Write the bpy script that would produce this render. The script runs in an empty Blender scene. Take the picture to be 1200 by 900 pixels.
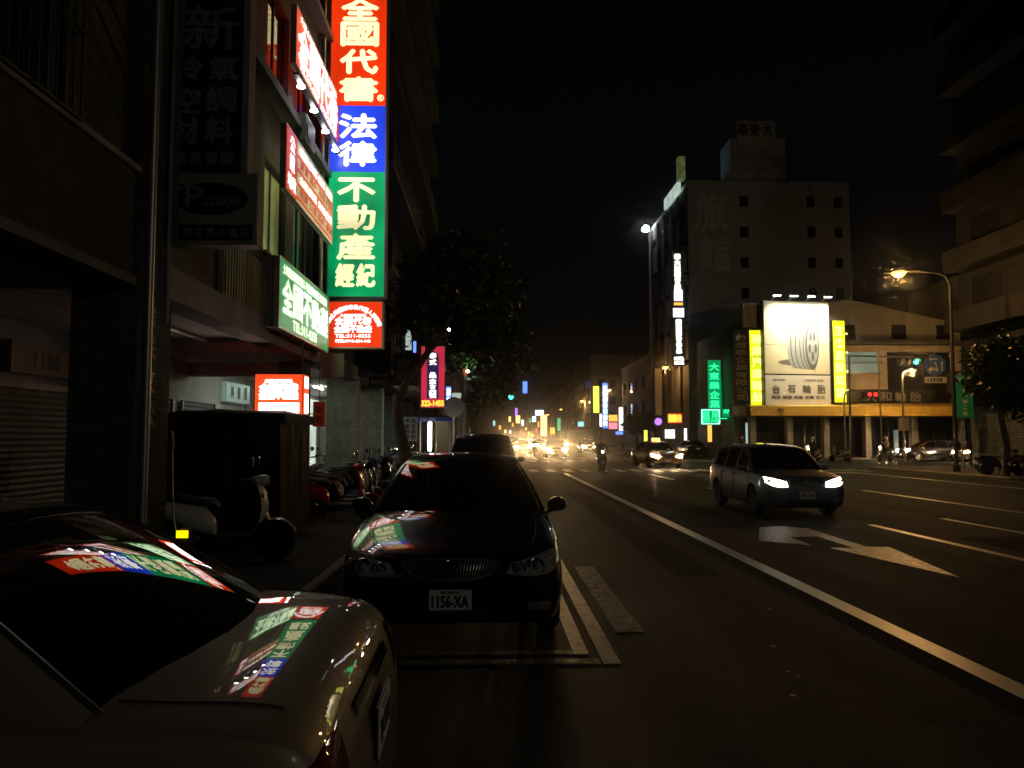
import bpy, bmesh, math, random
from mathutils import Vector, Matrix
from mathutils.bvhtree import BVHTree

R = math.radians
random.seed(7)
scene = bpy.context.scene
COL = scene.collection

# ------------------------------------------------------------------ camera
F_PX, HOR, VPX, H_CAM = 933.0, 513.0, 575.0, 1.63
PITCH = math.atan((HOR - 450) / F_PX)
YAW = math.atan((600 - VPX) / F_PX)
cam = bpy.data.cameras.new('camera')
cam.sensor_width = 36.0
cam.lens = 36.0 * F_PX / 1200.0
cam.clip_start = 0.05
cam.clip_end = 3000
cam_ob = bpy.data.objects.new('camera', cam)
cam_ob.location = (0, 0, H_CAM)
cam_ob.rotation_euler = (math.pi / 2 + PITCH, 0, -YAW)
COL.objects.link(cam_ob)
scene.camera = cam_ob
CAM_R = cam_ob.rotation_euler.to_matrix()

# ------------------------------------------------------------------ night sky
world = bpy.data.worlds.new('World')
scene.world = world
world.use_nodes = True
wn, wl = world.node_tree.nodes, world.node_tree.links
sky = wn.new('ShaderNodeTexSky')
sky.sky_type = 'NISHITA'
sky.sun_disc = False
sky.sun_elevation = R(35)
sky.sun_rotation = R(200)
sky.air_density = 1.0
sky.dust_density = 3.0
hs = wn.new('ShaderNodeHueSaturation')
hs.inputs['Saturation'].default_value = 0.25
wl.new(sky.outputs[0], hs.inputs['Color'])
wl.new(hs.outputs[0], wn['Background'].inputs['Color'])
wn['Background'].inputs['Strength'].default_value = 0.0003
# exposure / renderer
vs = scene.view_settings
vs.view_transform = 'Standard'
vs.look = 'None'
vs.exposure = 0.0
vs.gamma = 1.0
vs.use_curve_mapping = False
cy = scene.cycles
cy.use_denoising = True
cy.max_bounces = 6
cy.diffuse_bounces = 3
cy.glossy_bounces = 4
cy.transmission_bounces = 4
cy.transparent_max_bounces = 6
cy.sample_clamp_indirect = 4.0
cy.sample_clamp_direct = 400.0
cy.caustics_reflective = False
cy.caustics_refractive = False
cy.use_light_tree = True
cy.use_adaptive_sampling = True
cy.adaptive_threshold = 0.02
cy.adaptive_min_samples = 24
cy.volume_bounces = 0


# ------------------------------------------------------------------ pixel -> place
def ray(px, py):
    return CAM_R @ Vector(((px - 600) / F_PX, -(py - 450) / F_PX, -1.0))


def at(px, py, Y):
    d = ray(px, py)
    return Vector((0, 0, H_CAM)) + d * (Y / d.y)


def atx(px, py, X):
    d = ray(px, py)
    return Vector((0, 0, H_CAM)) + d * (X / d.x)


def gnd(px, py, z=0.0):
    d = ray(px, py)
    return Vector((0, 0, H_CAM)) + d * ((z - H_CAM) / d.z)


# ------------------------------------------------------------------ materials
MATS = {}


def nt(name):
    m = bpy.data.materials.new(name)
    m.use_nodes = True
    return m, m.node_tree.nodes, m.node_tree.links, m.node_tree.nodes['Principled BSDF']


def mat(name, c, rough=0.6, metal=0.0, var=0.0, scale=8.0, bump=0.0, coat=0.0, spec=0.5, streak=False, c2=None,
        bscale=None):
    if name in MATS:
        return MATS[name]
    m, n, l, b = nt(name)
    b.inputs['Base Color'].default_value = (*c, 1)
    b.inputs['Roughness'].default_value = rough
    b.inputs['Metallic'].default_value = metal
    b.inputs['Coat Weight'].default_value = coat
    b.inputs['Coat Roughness'].default_value = 0.02
    b.inputs['Specular IOR Level'].default_value = spec
    if var or bump:
        tc = n.new('ShaderNodeTexCoord')
        mp = n.new('ShaderNodeMapping')
        l.new(tc.outputs['Object'], mp.inputs['Vector'])
        if streak:
            mp.inputs['Scale'].default_value = (1, 1, 0.12)
        nz = n.new('ShaderNodeTexNoise')
        nz.inputs['Scale'].default_value = scale
        nz.inputs['Detail'].default_value = 6
        nz.inputs['Roughness'].default_value = 0.65
        l.new(mp.outputs[0], nz.inputs['Vector'])
        if var:
            cr = n.new('ShaderNodeValToRGB')
            cr.color_ramp.elements[0].position = 0.32
            cr.color_ramp.elements[1].position = 0.68
            lo = c2 if c2 else tuple(x * (1 - var) for x in c)
            hi = tuple(min(1, x * (1 + var * 0.5)) for x in c)
            cr.color_ramp.elements[0].color = (*lo, 1)
            cr.color_ramp.elements[1].color = (*hi, 1)
            l.new(nz.outputs['Fac'], cr.inputs['Fac'])
            l.new(cr.outputs['Color'], b.inputs['Base Color'])
        if bump:
            nb = n.new('ShaderNodeTexNoise')
            nb.inputs['Scale'].default_value = bscale or scale * 4
            nb.inputs['Detail'].default_value = 4
            l.new(tc.outputs['Object'], nb.inputs['Vector'])
            bp = n.new('ShaderNodeBump')
            bp.inputs['Strength'].default_value = bump
            bp.inputs['Distance'].default_value = 0.02
            l.new(nb.outputs['Fac'], bp.inputs['Height'])
            l.new(bp.outputs[0], b.inputs['Normal'])
    MATS[name] = m
    return m


def emi(name, c, s, sample=True, uneven=0.0, uscale=(0.8, 0.8, 0.8)):
    if name in MATS:
        return MATS[name]
    m, n, l, b = nt(name)
    b.inputs['Base Color'].default_value = (*[x * 0.5 for x in c], 1)
    b.inputs['Roughness'].default_value = 0.35
    b.inputs['Emission Color'].default_value = (*c, 1)
    b.inputs['Emission Strength'].default_value = s
    if uneven:   # tubes inside a light box: unevenly lit acrylic
        tc = n.new('ShaderNodeTexCoord')
        mp = n.new('ShaderNodeMapping')
        mp.inputs['Scale'].default_value = uscale
        l.new(tc.outputs['Object'], mp.inputs['Vector'])
        nz = n.new('ShaderNodeTexNoise')
        nz.inputs['Scale'].default_value = 1.0
        nz.inputs['Detail'].default_value = 1.5
        l.new(mp.outputs[0], nz.inputs['Vector'])
        mr = n.new('ShaderNodeMapRange')
        mr.inputs['From Min'].default_value = 0.3
        mr.inputs['From Max'].default_value = 0.7
        mr.inputs['To Min'].default_value = s * (1 - uneven)
        mr.inputs['To Max'].default_value = s * (1 + uneven)
        l.new(nz.outputs['Fac'], mr.inputs['Value'])
        l.new(mr.outputs[0], b.inputs['Emission Strength'])
    if not sample:
        m.cycles.emission_sampling = 'NONE'
    MATS[name] = m
    return m


def tile_mat(name, c, mortar, w=0.2, h=0.06, rough=0.8):
    if name in MATS:
        return MATS[name]
    m, n, l, b = nt(name)
    tc = n.new('ShaderNodeTexCoord')
    sp = n.new('ShaderNodeSeparateXYZ')
    l.new(tc.outputs['Object'], sp.inputs[0])
    ad = n.new('ShaderNodeMath')
    l.new(sp.outputs['X'], ad.inputs[0])
    l.new(sp.outputs['Y'], ad.inputs[1])
    cb = n.new('ShaderNodeCombineXYZ')
    l.new(ad.outputs[0], cb.inputs['X'])
    l.new(sp.outputs['Z'], cb.inputs['Y'])
    br = n.new('ShaderNodeTexBrick')
    br.offset = 0.0
    br.inputs['Scale'].default_value = 1.0
    br.inputs['Brick Width'].default_value = w
    br.inputs['Row Height'].default_value = h
    br.inputs['Mortar Size'].default_value = 0.006
    br.inputs['Color1'].default_value = (*c, 1)
    br.inputs['Color2'].default_value = (*[x * 0.72 for x in c], 1)
    br.inputs['Mortar'].default_value = (*mortar, 1)
    l.new(cb.outputs[0], br.inputs['Vector'])
    nz = n.new('ShaderNodeTexNoise')
    nz.inputs['Scale'].default_value = 1.3
    nz.inputs['Detail'].default_value = 6
    l.new(tc.outputs['Object'], nz.inputs['Vector'])
    mx = n.new('ShaderNodeMix')
    mx.data_type = 'RGBA'
    mx.blend_type = 'MULTIPLY'
    mx.inputs['Factor'].default_value = 0.7
    cr = n.new('ShaderNodeValToRGB')
    cr.color_ramp.elements[0].position = 0.3
    cr.color_ramp.elements[0].color = (0.45, 0.42, 0.38, 1)
    cr.color_ramp.elements[1].position = 0.65
    l.new(nz.outputs['Fac'], cr.inputs['Fac'])
    l.new(br.outputs['Color'], mx.inputs['A'])
    l.new(cr.outputs['Color'], mx.inputs['B'])
    l.new(mx.outputs['Result'], b.inputs['Base Color'])
    b.inputs['Roughness'].default_value = rough
    b.inputs['Specular IOR Level'].default_value = 0.12
    bp = n.new('ShaderNodeBump')
    bp.inputs['Strength'].default_value = 0.5
    bp.inputs['Distance'].default_value = 0.01
    l.new(br.outputs['Fac'], bp.inputs['Height'])
    bp.invert = True
    l.new(bp.outputs[0], b.inputs['Normal'])
    MATS[name] = m
    return m


def asphalt():
    m, n, l, b = nt('asphalt')
    tc = n.new('ShaderNodeTexCoord')
    big = n.new('ShaderNodeTexNoise')
    big.inputs['Scale'].default_value = 0.35
    big.inputs['Detail'].default_value = 8
    big.inputs['Roughness'].default_value = 0.7
    l.new(tc.outputs['Object'], big.inputs['Vector'])
    mp = n.new('ShaderNodeMapping')
    mp.inputs['Scale'].default_value = (1.1, 0.05, 1)
    l.new(tc.outputs['Object'], mp.inputs['Vector'])
    trk = n.new('ShaderNodeTexNoise')     # worn wheel tracks along the road
    trk.inputs['Scale'].default_value = 1.2
    trk.inputs['Detail'].default_value = 3
    l.new(mp.outputs[0], trk.inputs['Vector'])
    fine = n.new('ShaderNodeTexNoise')
    fine.inputs['Scale'].default_value = 120
    fine.inputs['Detail'].default_value = 3
    l.new(tc.outputs['Object'], fine.inputs['Vector'])
    cr = n.new('ShaderNodeValToRGB')
    cr.color_ramp.elements[0].position = 0.3
    cr.color_ramp.elements[0].color = (0.0078, 0.0096, 0.0116, 1)
    cr.color_ramp.elements[1].position = 0.72
    cr.color_ramp.elements[1].color = (0.0195, 0.0240, 0.0285, 1)
    l.new(big.outputs['Fac'], cr.inputs['Fac'])
    mx = n.new('ShaderNodeMix')
    mx.data_type = 'RGBA'
    mx.blend_type = 'MULTIPLY'
    mx.inputs['Factor'].default_value = 0.8
    c2 = n.new('ShaderNodeValToRGB')
    c2.color_ramp.elements[0].position = 0.3
    c2.color_ramp.elements[0].color = (0.25, 0.25, 0.25, 1)
    c2.color_ramp.elements[1].position = 0.7
    c2.color_ramp.elements[1].color = (1.9, 1.85, 1.75, 1)
    l.new(fine.outputs['Fac'], c2.inputs['Fac'])
    l.new(cr.outputs['Color'], mx.inputs['A'])
    l.new(c2.outputs['Color'], mx.inputs['B'])
    vo = n.new('ShaderNodeTexVoronoi')          # crack network and sealed patches
    vo.feature = 'DISTANCE_TO_EDGE'
    vo.inputs['Scale'].default_value = 0.28
    wb = n.new('ShaderNodeMix')
    wb.data_type = 'VECTOR'
    wb.inputs['Factor'].default_value = 0.25
    l.new(tc.outputs['Object'], wb.inputs['A'])
    wz = n.new('ShaderNodeTexNoise')
    wz.inputs['Scale'].default_value = 0.9
    wz.inputs['Detail'].default_value = 6
    l.new(tc.outputs['Object'], wz.inputs['Vector'])
    wa = n.new('ShaderNodeVectorMath')
    wa.operation = 'MULTIPLY_ADD'
    wa.inputs[1].default_value = (6, 6, 6)
    l.new(wz.outputs['Color'], wa.inputs[0])
    l.new(tc.outputs['Object'], wa.inputs[2])
    l.new(wa.outputs[0], wb.inputs['B'])
    l.new(wb.outputs['Result'], vo.inputs['Vector'])
    ck = n.new('ShaderNodeMapRange')
    ck.inputs['From Min'].default_value = 0.0
    ck.inputs['From Max'].default_value = 0.012
    ck.inputs['To Min'].default_value = 0.25
    ck.inputs['To Max'].default_value = 1.0
    l.new(vo.outputs['Distance'], ck.inputs['Value'])
    m2 = n.new('ShaderNodeMix')
    m2.data_type = 'RGBA'
    m2.blend_type = 'MULTIPLY'
    m2.inputs['Factor'].default_value = 1.0
    l.new(mx.outputs['Result'], m2.inputs['A'])
    l.new(ck.outputs[0], m2.inputs['B'])
    vp = n.new('ShaderNodeTexVoronoi')
    vp.inputs['Scale'].default_value = 0.16
    vp.distance = 'CHEBYCHEV'
    l.new(tc.outputs['Object'], vp.inputs['Vector'])
    sp_ = n.new('ShaderNodeSeparateColor')
    l.new(vp.outputs['Color'], sp_.inputs[0])
    pm = n.new('ShaderNodeMapRange')
    pm.inputs['To Min'].default_value = 0.70
    pm.inputs['To Max'].default_value = 1.25
    l.new(sp_.outputs[0], pm.inputs['Value'])
    m3 = n.new('ShaderNodeMix')
    m3.data_type = 'RGBA'
    m3.blend_type = 'MULTIPLY'
    m3.inputs['Factor'].default_value = 1.0
    l.new(m2.outputs['Result'], m3.inputs['A'])
    l.new(pm.outputs[0], m3.inputs['B'])
    md = n.new('ShaderNodeTexNoise')            # coarse aggregate
    md.inputs['Scale'].default_value = 34
    md.inputs['Detail'].default_value = 5
    md.inputs['Roughness'].default_value = 0.8
    l.new(tc.outputs['Object'], md.inputs['Vector'])
    mm = n.new('ShaderNodeMapRange')
    mm.inputs['From Min'].default_value = 0.32
    mm.inputs['From Max'].default_value = 0.68
    mm.inputs['To Min'].default_value = 0.35
    mm.inputs['To Max'].default_value = 1.7
    l.new(md.outputs['Fac'], mm.inputs['Value'])
    m4 = n.new('ShaderNodeMix')
    m4.data_type = 'RGBA'
    m4.blend_type = 'MULTIPLY'
    m4.inputs['Factor'].default_value = 1.0
    l.new(m3.outputs['Result'], m4.inputs['A'])
    l.new(mm.outputs[0], m4.inputs['B'])
    l.new(m4.outputs['Result'], b.inputs['Base Color'])
    mr = n.new('ShaderNodeMapRange')
    mr.inputs['To Min'].default_value = 0.62
    mr.inputs['To Max'].default_value = 0.90
    b.inputs['Specular IOR Level'].default_value = 0.06
    l.new(trk.outputs['Fac'], mr.inputs['Value'])
    l.new(mr.outputs[0], b.inputs['Roughness'])
    bp = n.new('ShaderNodeBump')
    bp.inputs['Strength'].default_value = 0.7
    bp.inputs['Distance'].default_value = 0.012
    l.new(fine.outputs['Fac'], bp.inputs['Height'])
    l.new(bp.outputs[0], b.inputs['Normal'])
    MATS['asphalt'] = m
    return m


def paint_mat(name, c, wear=0.5):
    m, n, l, b = nt(name)
    tc = n.new('ShaderNodeTexCoord')
    nz = n.new('ShaderNodeTexNoise')
    nz.inputs['Scale'].default_value = 11.0
    nz.inputs['Detail'].default_value = 12
    nz.inputs['Roughness'].default_value = 0.75
    l.new(tc.outputs['Object'], nz.inputs['Vector'])
    cr = n.new('ShaderNodeValToRGB')
    cr.color_ramp.elements[0].position = wear - 0.20
    cr.color_ramp.elements[0].color = (0.03, 0.029, 0.027, 1)
    cr.color_ramp.elements[1].position = wear + 0.10
    cr.color_ramp.elements[1].color = (*c, 1)
    l.new(nz.outputs['Fac'], cr.inputs['Fac'])
    l.new(cr.outputs['Color'], b.inputs['Base Color'])
    rr = n.new('ShaderNodeMapRange')          # bare patches are as rough as the tarmac
    rr.inputs['From Min'].default_value = wear - 0.20
    rr.inputs['From Max'].default_value = wear + 0.10
    rr.inputs['To Min'].default_value = 0.9
    rr.inputs['To Max'].default_value = 0.38
    l.new(nz.outputs['Fac'], rr.inputs['Value'])
    l.new(rr.outputs[0], b.inputs['Roughness'])
    ss = n.new('ShaderNodeMapRange')
    ss.inputs['From Min'].default_value = wear - 0.20
    ss.inputs['From Max'].default_value = wear + 0.10
    ss.inputs['To Min'].default_value = 0.1
    ss.inputs['To Max'].default_value = 0.55
    l.new(nz.outputs['Fac'], ss.inputs['Value'])
    l.new(ss.outputs[0], b.inputs['Specular IOR Level'])
    fine = n.new('ShaderNodeTexNoise')
    fine.inputs['Scale'].default_value = 80
    l.new(tc.outputs['Object'], fine.inputs['Vector'])
    bp = n.new('ShaderNodeBump')
    bp.inputs['Strength'].default_value = 0.25
    bp.inputs['Distance'].default_value = 0.006
    l.new(fine.outputs['Fac'], bp.inputs['Height'])
    l.new(bp.outputs[0], b.inputs['Normal'])
    MATS[name] = m
    return m


def car_paint(name, c, metal=0.0, rough=0.28, flake=0.0):
    m, n, l, b = nt(name)
    b.inputs['Base Color'].default_value = (*c, 1)
    b.inputs['Metallic'].default_value = metal
    b.inputs['Roughness'].default_value = rough
    b.inputs['Coat Weight'].default_value = 1.0
    b.inputs['Specular IOR Level'].default_value = 0.12
    b.inputs['Coat Roughness'].default_value = 0.012
    b.inputs['Coat IOR'].default_value = 1.55
    tc = n.new('ShaderNodeTexCoord')
    nz = n.new('ShaderNodeTexNoise')     # dust film
    nz.inputs['Scale'].default_value = 3.0
    nz.inputs['Detail'].default_value = 9
    nz.inputs['Roughness'].default_value = 0.7
    l.new(tc.outputs['Object'], nz.inputs['Vector'])
    mr = n.new('ShaderNodeMapRange')
    mr.inputs['To Min'].default_value = rough * 0.7
    mr.inputs['To Max'].default_value = min(1, rough * 1.5)
    l.new(nz.outputs['Fac'], mr.inputs['Value'])
    l.new(mr.outputs[0], b.inputs['Roughness'])
    MATS[name] = m
    return m


def glass_mat(name, tint=0.02):
    m, n, l, b = nt(name)
    b.inputs['Base Color'].default_value = (tint, tint, tint * 1.05, 1)
    b.inputs['Roughness'].default_value = 0.01
    b.inputs['IOR'].default_value = 1.6
    b.inputs['Coat Weight'].default_value = 0.6
    b.inputs['Coat Roughness'].default_value = 0.01
    MATS[name] = m
    return m


asphalt()
WHITE_PAINT = paint_mat('road_paint_white', (0.42, 0.38, 0.30), 0.36)
BAY_PAINT = paint_mat('road_paint_bay', (0.34, 0.30, 0.23), 0.42)
ARROW_PAINT = paint_mat('road_paint_arrow', (0.24, 0.22, 0.18), 0.46)
WORN_PAINT = paint_mat('road_paint_worn', (0.14, 0.125, 0.10), 0.52)
mat('seal_coat', (0.008, 0.008, 0.008), 0.95, spec=0.08, var=0.3, scale=3, bump=0.3)
mat('tarmac_repair', (0.012, 0.0125, 0.013), 0.9, spec=0.05, var=0.5, scale=40, bump=0.5, bscale=120)
mat('pavement', (0.075, 0.073, 0.07), 0.9, spec=0.15, var=0.35, scale=2.5, bump=0.25)
mat('kerb_stone', (0.26, 0.25, 0.23), 0.8, var=0.35, scale=3, bump=0.3)
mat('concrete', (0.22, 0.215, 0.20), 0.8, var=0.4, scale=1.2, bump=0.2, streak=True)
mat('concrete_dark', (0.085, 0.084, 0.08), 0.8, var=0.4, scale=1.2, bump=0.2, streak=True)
mat('plaster', (0.42, 0.40, 0.36), 0.8, var=0.3, scale=1.0, bump=0.1, streak=True)
mat('plaster_warm', (0.46, 0.38, 0.28), 0.8, var=0.3, scale=1.0, bump=0.1, streak=True)
mat('ceiling_paint', (0.62, 0.56, 0.52), 0.7, var=0.15, scale=1.5)
mat('grime_panel', (0.30, 0.29, 0.20), 0.5, var=0.8, scale=3.0, streak=True, c2=(0.04, 0.04, 0.03))
tile_mat('tile_brown', (0.062, 0.064, 0.066), (0.035, 0.035, 0.036))
mat('shield_black', (0.004, 0.002, 0.0005), 0.9, spec=0.0)
tile_mat('tile_dark', (0.03, 0.03, 0.03), (0.02, 0.02, 0.02))
tile_mat('tile_grey', (0.09, 0.092, 0.092), (0.05, 0.05, 0.05))
tile_mat('tile_green', (0.50, 0.50, 0.41), (0.30, 0.30, 0.25), 0.12, 0.12)
tile_mat('tile_cream', (0.46, 0.41, 0.31), (0.25, 0.22, 0.18), 0.24, 0.07)
mat('shutter_metal', (0.11, 0.11, 0.11), 0.6, 0.4, var=0.3, scale=3, streak=True)
mat('shutter_pale', (0.42, 0.45, 0.40), 0.5, 0.2, var=0.3, scale=3, streak=True)
mat('metal_dark', (0.05, 0.05, 0.05), 0.45, 0.7)
mat('metal_grey', (0.32, 0.32, 0.31), 0.4, 0.8, var=0.2, scale=6)
mat('aluminium', (0.55, 0.55, 0.53), 0.35, 0.9)
mat('chrome', (0.75, 0.74, 0.72), 0.08, 1.0)
mat('frame_black', (0.02, 0.02, 0.02), 0.5)
mat('rubber', (0.02, 0.02, 0.02), 0.85, bump=0.2, scale=20)
mat('plastic_black', (0.025, 0.025, 0.025), 0.45)
mat('sign_black', (0.010, 0.010, 0.011), 0.35, var=0.3, scale=2)
mat('sign_cream', (0.24, 0.23, 0.20), 0.55, var=0.3, scale=2, streak=True)
mat('sign_letter_grey', (0.20, 0.20, 0.20), 0.6, var=0.4, scale=5)
mat('sign_letter_brown', (0.10, 0.075, 0.05), 0.6)
mat('window_glass', (0.02, 0.022, 0.025), 0.06, spec=0.7)
mat('tarp', (0.010, 0.010, 0.011), 0.75, spec=0.25, var=0.4, scale=3, bump=0.3)
mat('bark', (0.17, 0.13, 0.09), 0.9, var=0.5, scale=7, bump=0.8, bscale=16)
mat('leaf', (0.045, 0.075, 0.028), 0.5, var=0.5, scale=2)
mat('leaf_pale', (0.07, 0.10, 0.04), 0.5, var=0.5, scale=2)
mat('cloth_dark', (0.03, 0.03, 0.035), 0.9)
mat('cloth_pale', (0.5, 0.48, 0.44), 0.9)
mat('skin', (0.45, 0.28, 0.2), 0.6)
mat('plate_white', (0.62, 0.62, 0.60), 0.45, var=0.12, scale=14)
mat('plate_ink', (0.02, 0.02, 0.03), 0.5)
mat('lamp_glass', (0.75, 0.77, 0.8), 0.05, 0.85)
mat('lamp_amber', (0.55, 0.22, 0.04), 0.12, 0.3)
mat('lamp_red', (0.10, 0.006, 0.005), 0.06, spec=0.8)
mat('lens_clear', (0.30, 0.30, 0.31), 0.03, spec=0.9)
mat('wall_far', (0.26, 0.24, 0.20), 0.85, var=0.3, scale=0.3, streak=True)
mat('wall_pale', (0.36, 0.36, 0.33), 0.85, var=0.2, scale=0.3, streak=True)
mat('wall_far_dark', (0.11, 0.105, 0.10), 0.85, var=0.3, scale=0.3, streak=True)
mat('hotel_letter', (0.66, 0.78, 0.86), 0.7)
mat('pole_paint', (0.015, 0.015, 0.015), 0.7, spec=0.2)
mat('wall_hotel', (0.46, 0.57, 0.66), 0.85, var=0.15, scale=0.25, streak=True)
mat('corrugated', (0.40, 0.36, 0.26), 0.5, 0.2, var=0.25, scale=1.0, streak=True)
mat('canopy_yellow', (0.60, 0.36, 0.05), 0.6, var=0.2, scale=2)
mat('poster_orange', (0.75, 0.20, 0.05), 0.7)
mat('blue_sign', (0.04, 0.12, 0.55), 0.4)
mat('green_sign', (0.015, 0.30, 0.19), 0.4)
mat('white_sign', (0.65, 0.66, 0.65), 0.5)
mat('seat_black', (0.02, 0.02, 0.02), 0.6, bump=0.1, scale=30)
for nm, c in (('white', (0.55, 0.55, 0.53)), ('silver', (0.30, 0.30, 0.31)), ('red', (0.35, 0.02, 0.02)),
              ('blue', (0.03, 0.06, 0.22)), ('black', (0.015, 0.015, 0.017)), ('green', (0.03, 0.12, 0.07))):
    car_paint('scooter_' + nm, c, 0.0, 0.3)
car_paint('paint_black', (0.006, 0.006, 0.007), 0.0, 0.22)
car_paint('paint_champagne', (0.25, 0.215, 0.15), 0.35, 0.5)
car_paint('paint_silver', (0.13, 0.13, 0.14), 0.4, 0.35)
car_paint('paint_yellow', (0.26, 0.14, 0.012), 0.0, 0.3)
car_paint('paint_gold', (0.38, 0.26, 0.10), 0.4, 0.3)
car_paint('paint_white', (0.55, 0.55, 0.54), 0.0, 0.3)
car_paint('paint_dark', (0.03, 0.032, 0.04), 0.2, 0.3)
glass_mat('car_glass', 0.006)
# light boxes, neon, lamps
emi('face_red', (0.85, 0.035, 0.003), 0.95, uneven=0.25, uscale=(1.4, 1, 0.5))
emi('face_blue', (0.014, 0.055, 0.75), 1.1, uneven=0.35, uscale=(1.2, 1, 0.9))
emi('face_green', (0.0, 0.26, 0.085), 1.15, uneven=0.75, uscale=(1.0, 1, 0.8))
emi('face_green_wall', (0.02, 0.24, 0.085), 1.0, uneven=0.4)
emi('face_cream', (0.62, 0.50, 0.25), 0.85, uneven=0.5, uscale=(0.7, 1, 1.0))
emi('face_red_soft', (0.62, 0.035, 0.012), 0.9, uneven=0.3)
emi('face_white', (0.9, 0.95, 0.9), 1.6, uneven=0.3)
emi('letter_cream', (1.0, 0.95, 0.50), 1.25, uneven=0.45, uscale=(0.6, 1, 0.9))
emi('letter_white', (1.0, 0.98, 0.92), 1.7, uneven=0.3)
emi('letter_green', (0.75, 0.95, 0.62), 1.7, uneven=0.3)
emi('letter_gold', (1.0, 0.72, 0.05), 1.6, sample=False)
emi('letter_redline', (0.55, 0.03, 0.01), 0.6, sample=False)
emi('letter_white_far', (1.0, 1.0, 0.85), 2.5, sample=False)
emi('face_pink', (0.72, 0.03, 0.075), 0.8, uneven=0.3)
emi('face_navy', (0.02, 0.015, 0.06), 1.0, sample=False)
emi('face_yellow', (0.72, 0.78, 0.01), 1.25, uneven=0.25, uscale=(0.5, 0.5, 0.4))
emi('face_yellow_letter', (0.95, 0.98, 0.25), 1.5, sample=False)
emi('neon_green', (0.03, 0.95, 0.35), 1.3)
emi('neon_green_face', (0.0, 0.30, 0.09), 1.0)
emi('neon_aqua', (0.45, 1.0, 0.85), 1.8)
emi('tube_white', (0.90, 1.0, 0.86), 32.0)
emi('face_red_hot', (0.95, 0.055, 0.010), 1.5)
emi('letter_hot', (1.0, 0.93, 0.85), 5.0)
emi('shop_white', (0.70, 0.88, 0.78), 0.55, uneven=0.4)
emi('shop_mint', (0.45, 0.66, 0.58), 0.22, uneven=0.3)
emi('window_lit', (0.60, 0.75, 0.25), 0.09, uneven=0.5, uscale=(2, 2, 2))
emi('lamp_sodium', (1.0, 0.42, 0.06), 5.0)
emi('lamp_sodium_far', (1.0, 0.45, 0.10), 6.0)
emi('lamp_white', (0.95, 1.0, 1.0), 25.0)
emi('headlight_on', (1.0, 0.93, 0.80), 7.0)
emi('headlight_warm', (1.0, 0.70, 0.36), 400.0, sample=False)
emi('signal_green', (0.05, 1.0, 0.62), 7.0, sample=False)
emi('signal_red', (1.0, 0.02, 0.02), 3.0, sample=False)
emi('marker_yellow', (1.0, 0.80, 0.0), 1.6, sample=False)
emi('taillight_on', (1.0, 0.05, 0.03), 3.0, sample=False)
for nm, c, s in (('white', (1, .96, .9), 2.2), ('blue', (.12, .25, 1.0), 1.8), ('orange', (1, .42, .06), 1.7),
                 ('red', (1, .06, .03), 1.4), ('yellow', (.85, 1.0, .10), 1.5), ('green', (.12, .75, .35), .7),
                 ('teal', (.35, .8, .85), 1.2), ('pink', (1, .25, .30), 1.5), ('violet', (.45, .18, 1.0), 1.6),
                 ('ice', (.65, .8, 1.0), 2.4), ('amber', (1.0, .6, .2), 2.4)):
    emi('glow_' + nm, c, s, sample=False)


# ------------------------------------------------------------------ mesh builder
def catmull(p, sub, closed=False):
    n = len(p)
    out = []
    rng = range(n if closed else n - 1)
    for i in rng:
        if closed:
            a, b, c, d = p[(i - 1) % n], p[i], p[(i + 1) % n], p[(i + 2) % n]
        else:
            b, c = p[i], p[i + 1]
            a = p[i - 1] if i else b * 2 - c
            d = p[i + 2] if i + 2 < n else c * 2 - b
        for k in range(sub):
            t = k / sub
            out.append(0.5 * ((2 * b) + (c - a) * t + (2 * a - 5 * b + 4 * c - d) * t * t + (3 * b - a - 3 * c + d) * t ** 3))
    if not closed:
        out.append(p[-1].copy())
    return out


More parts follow.
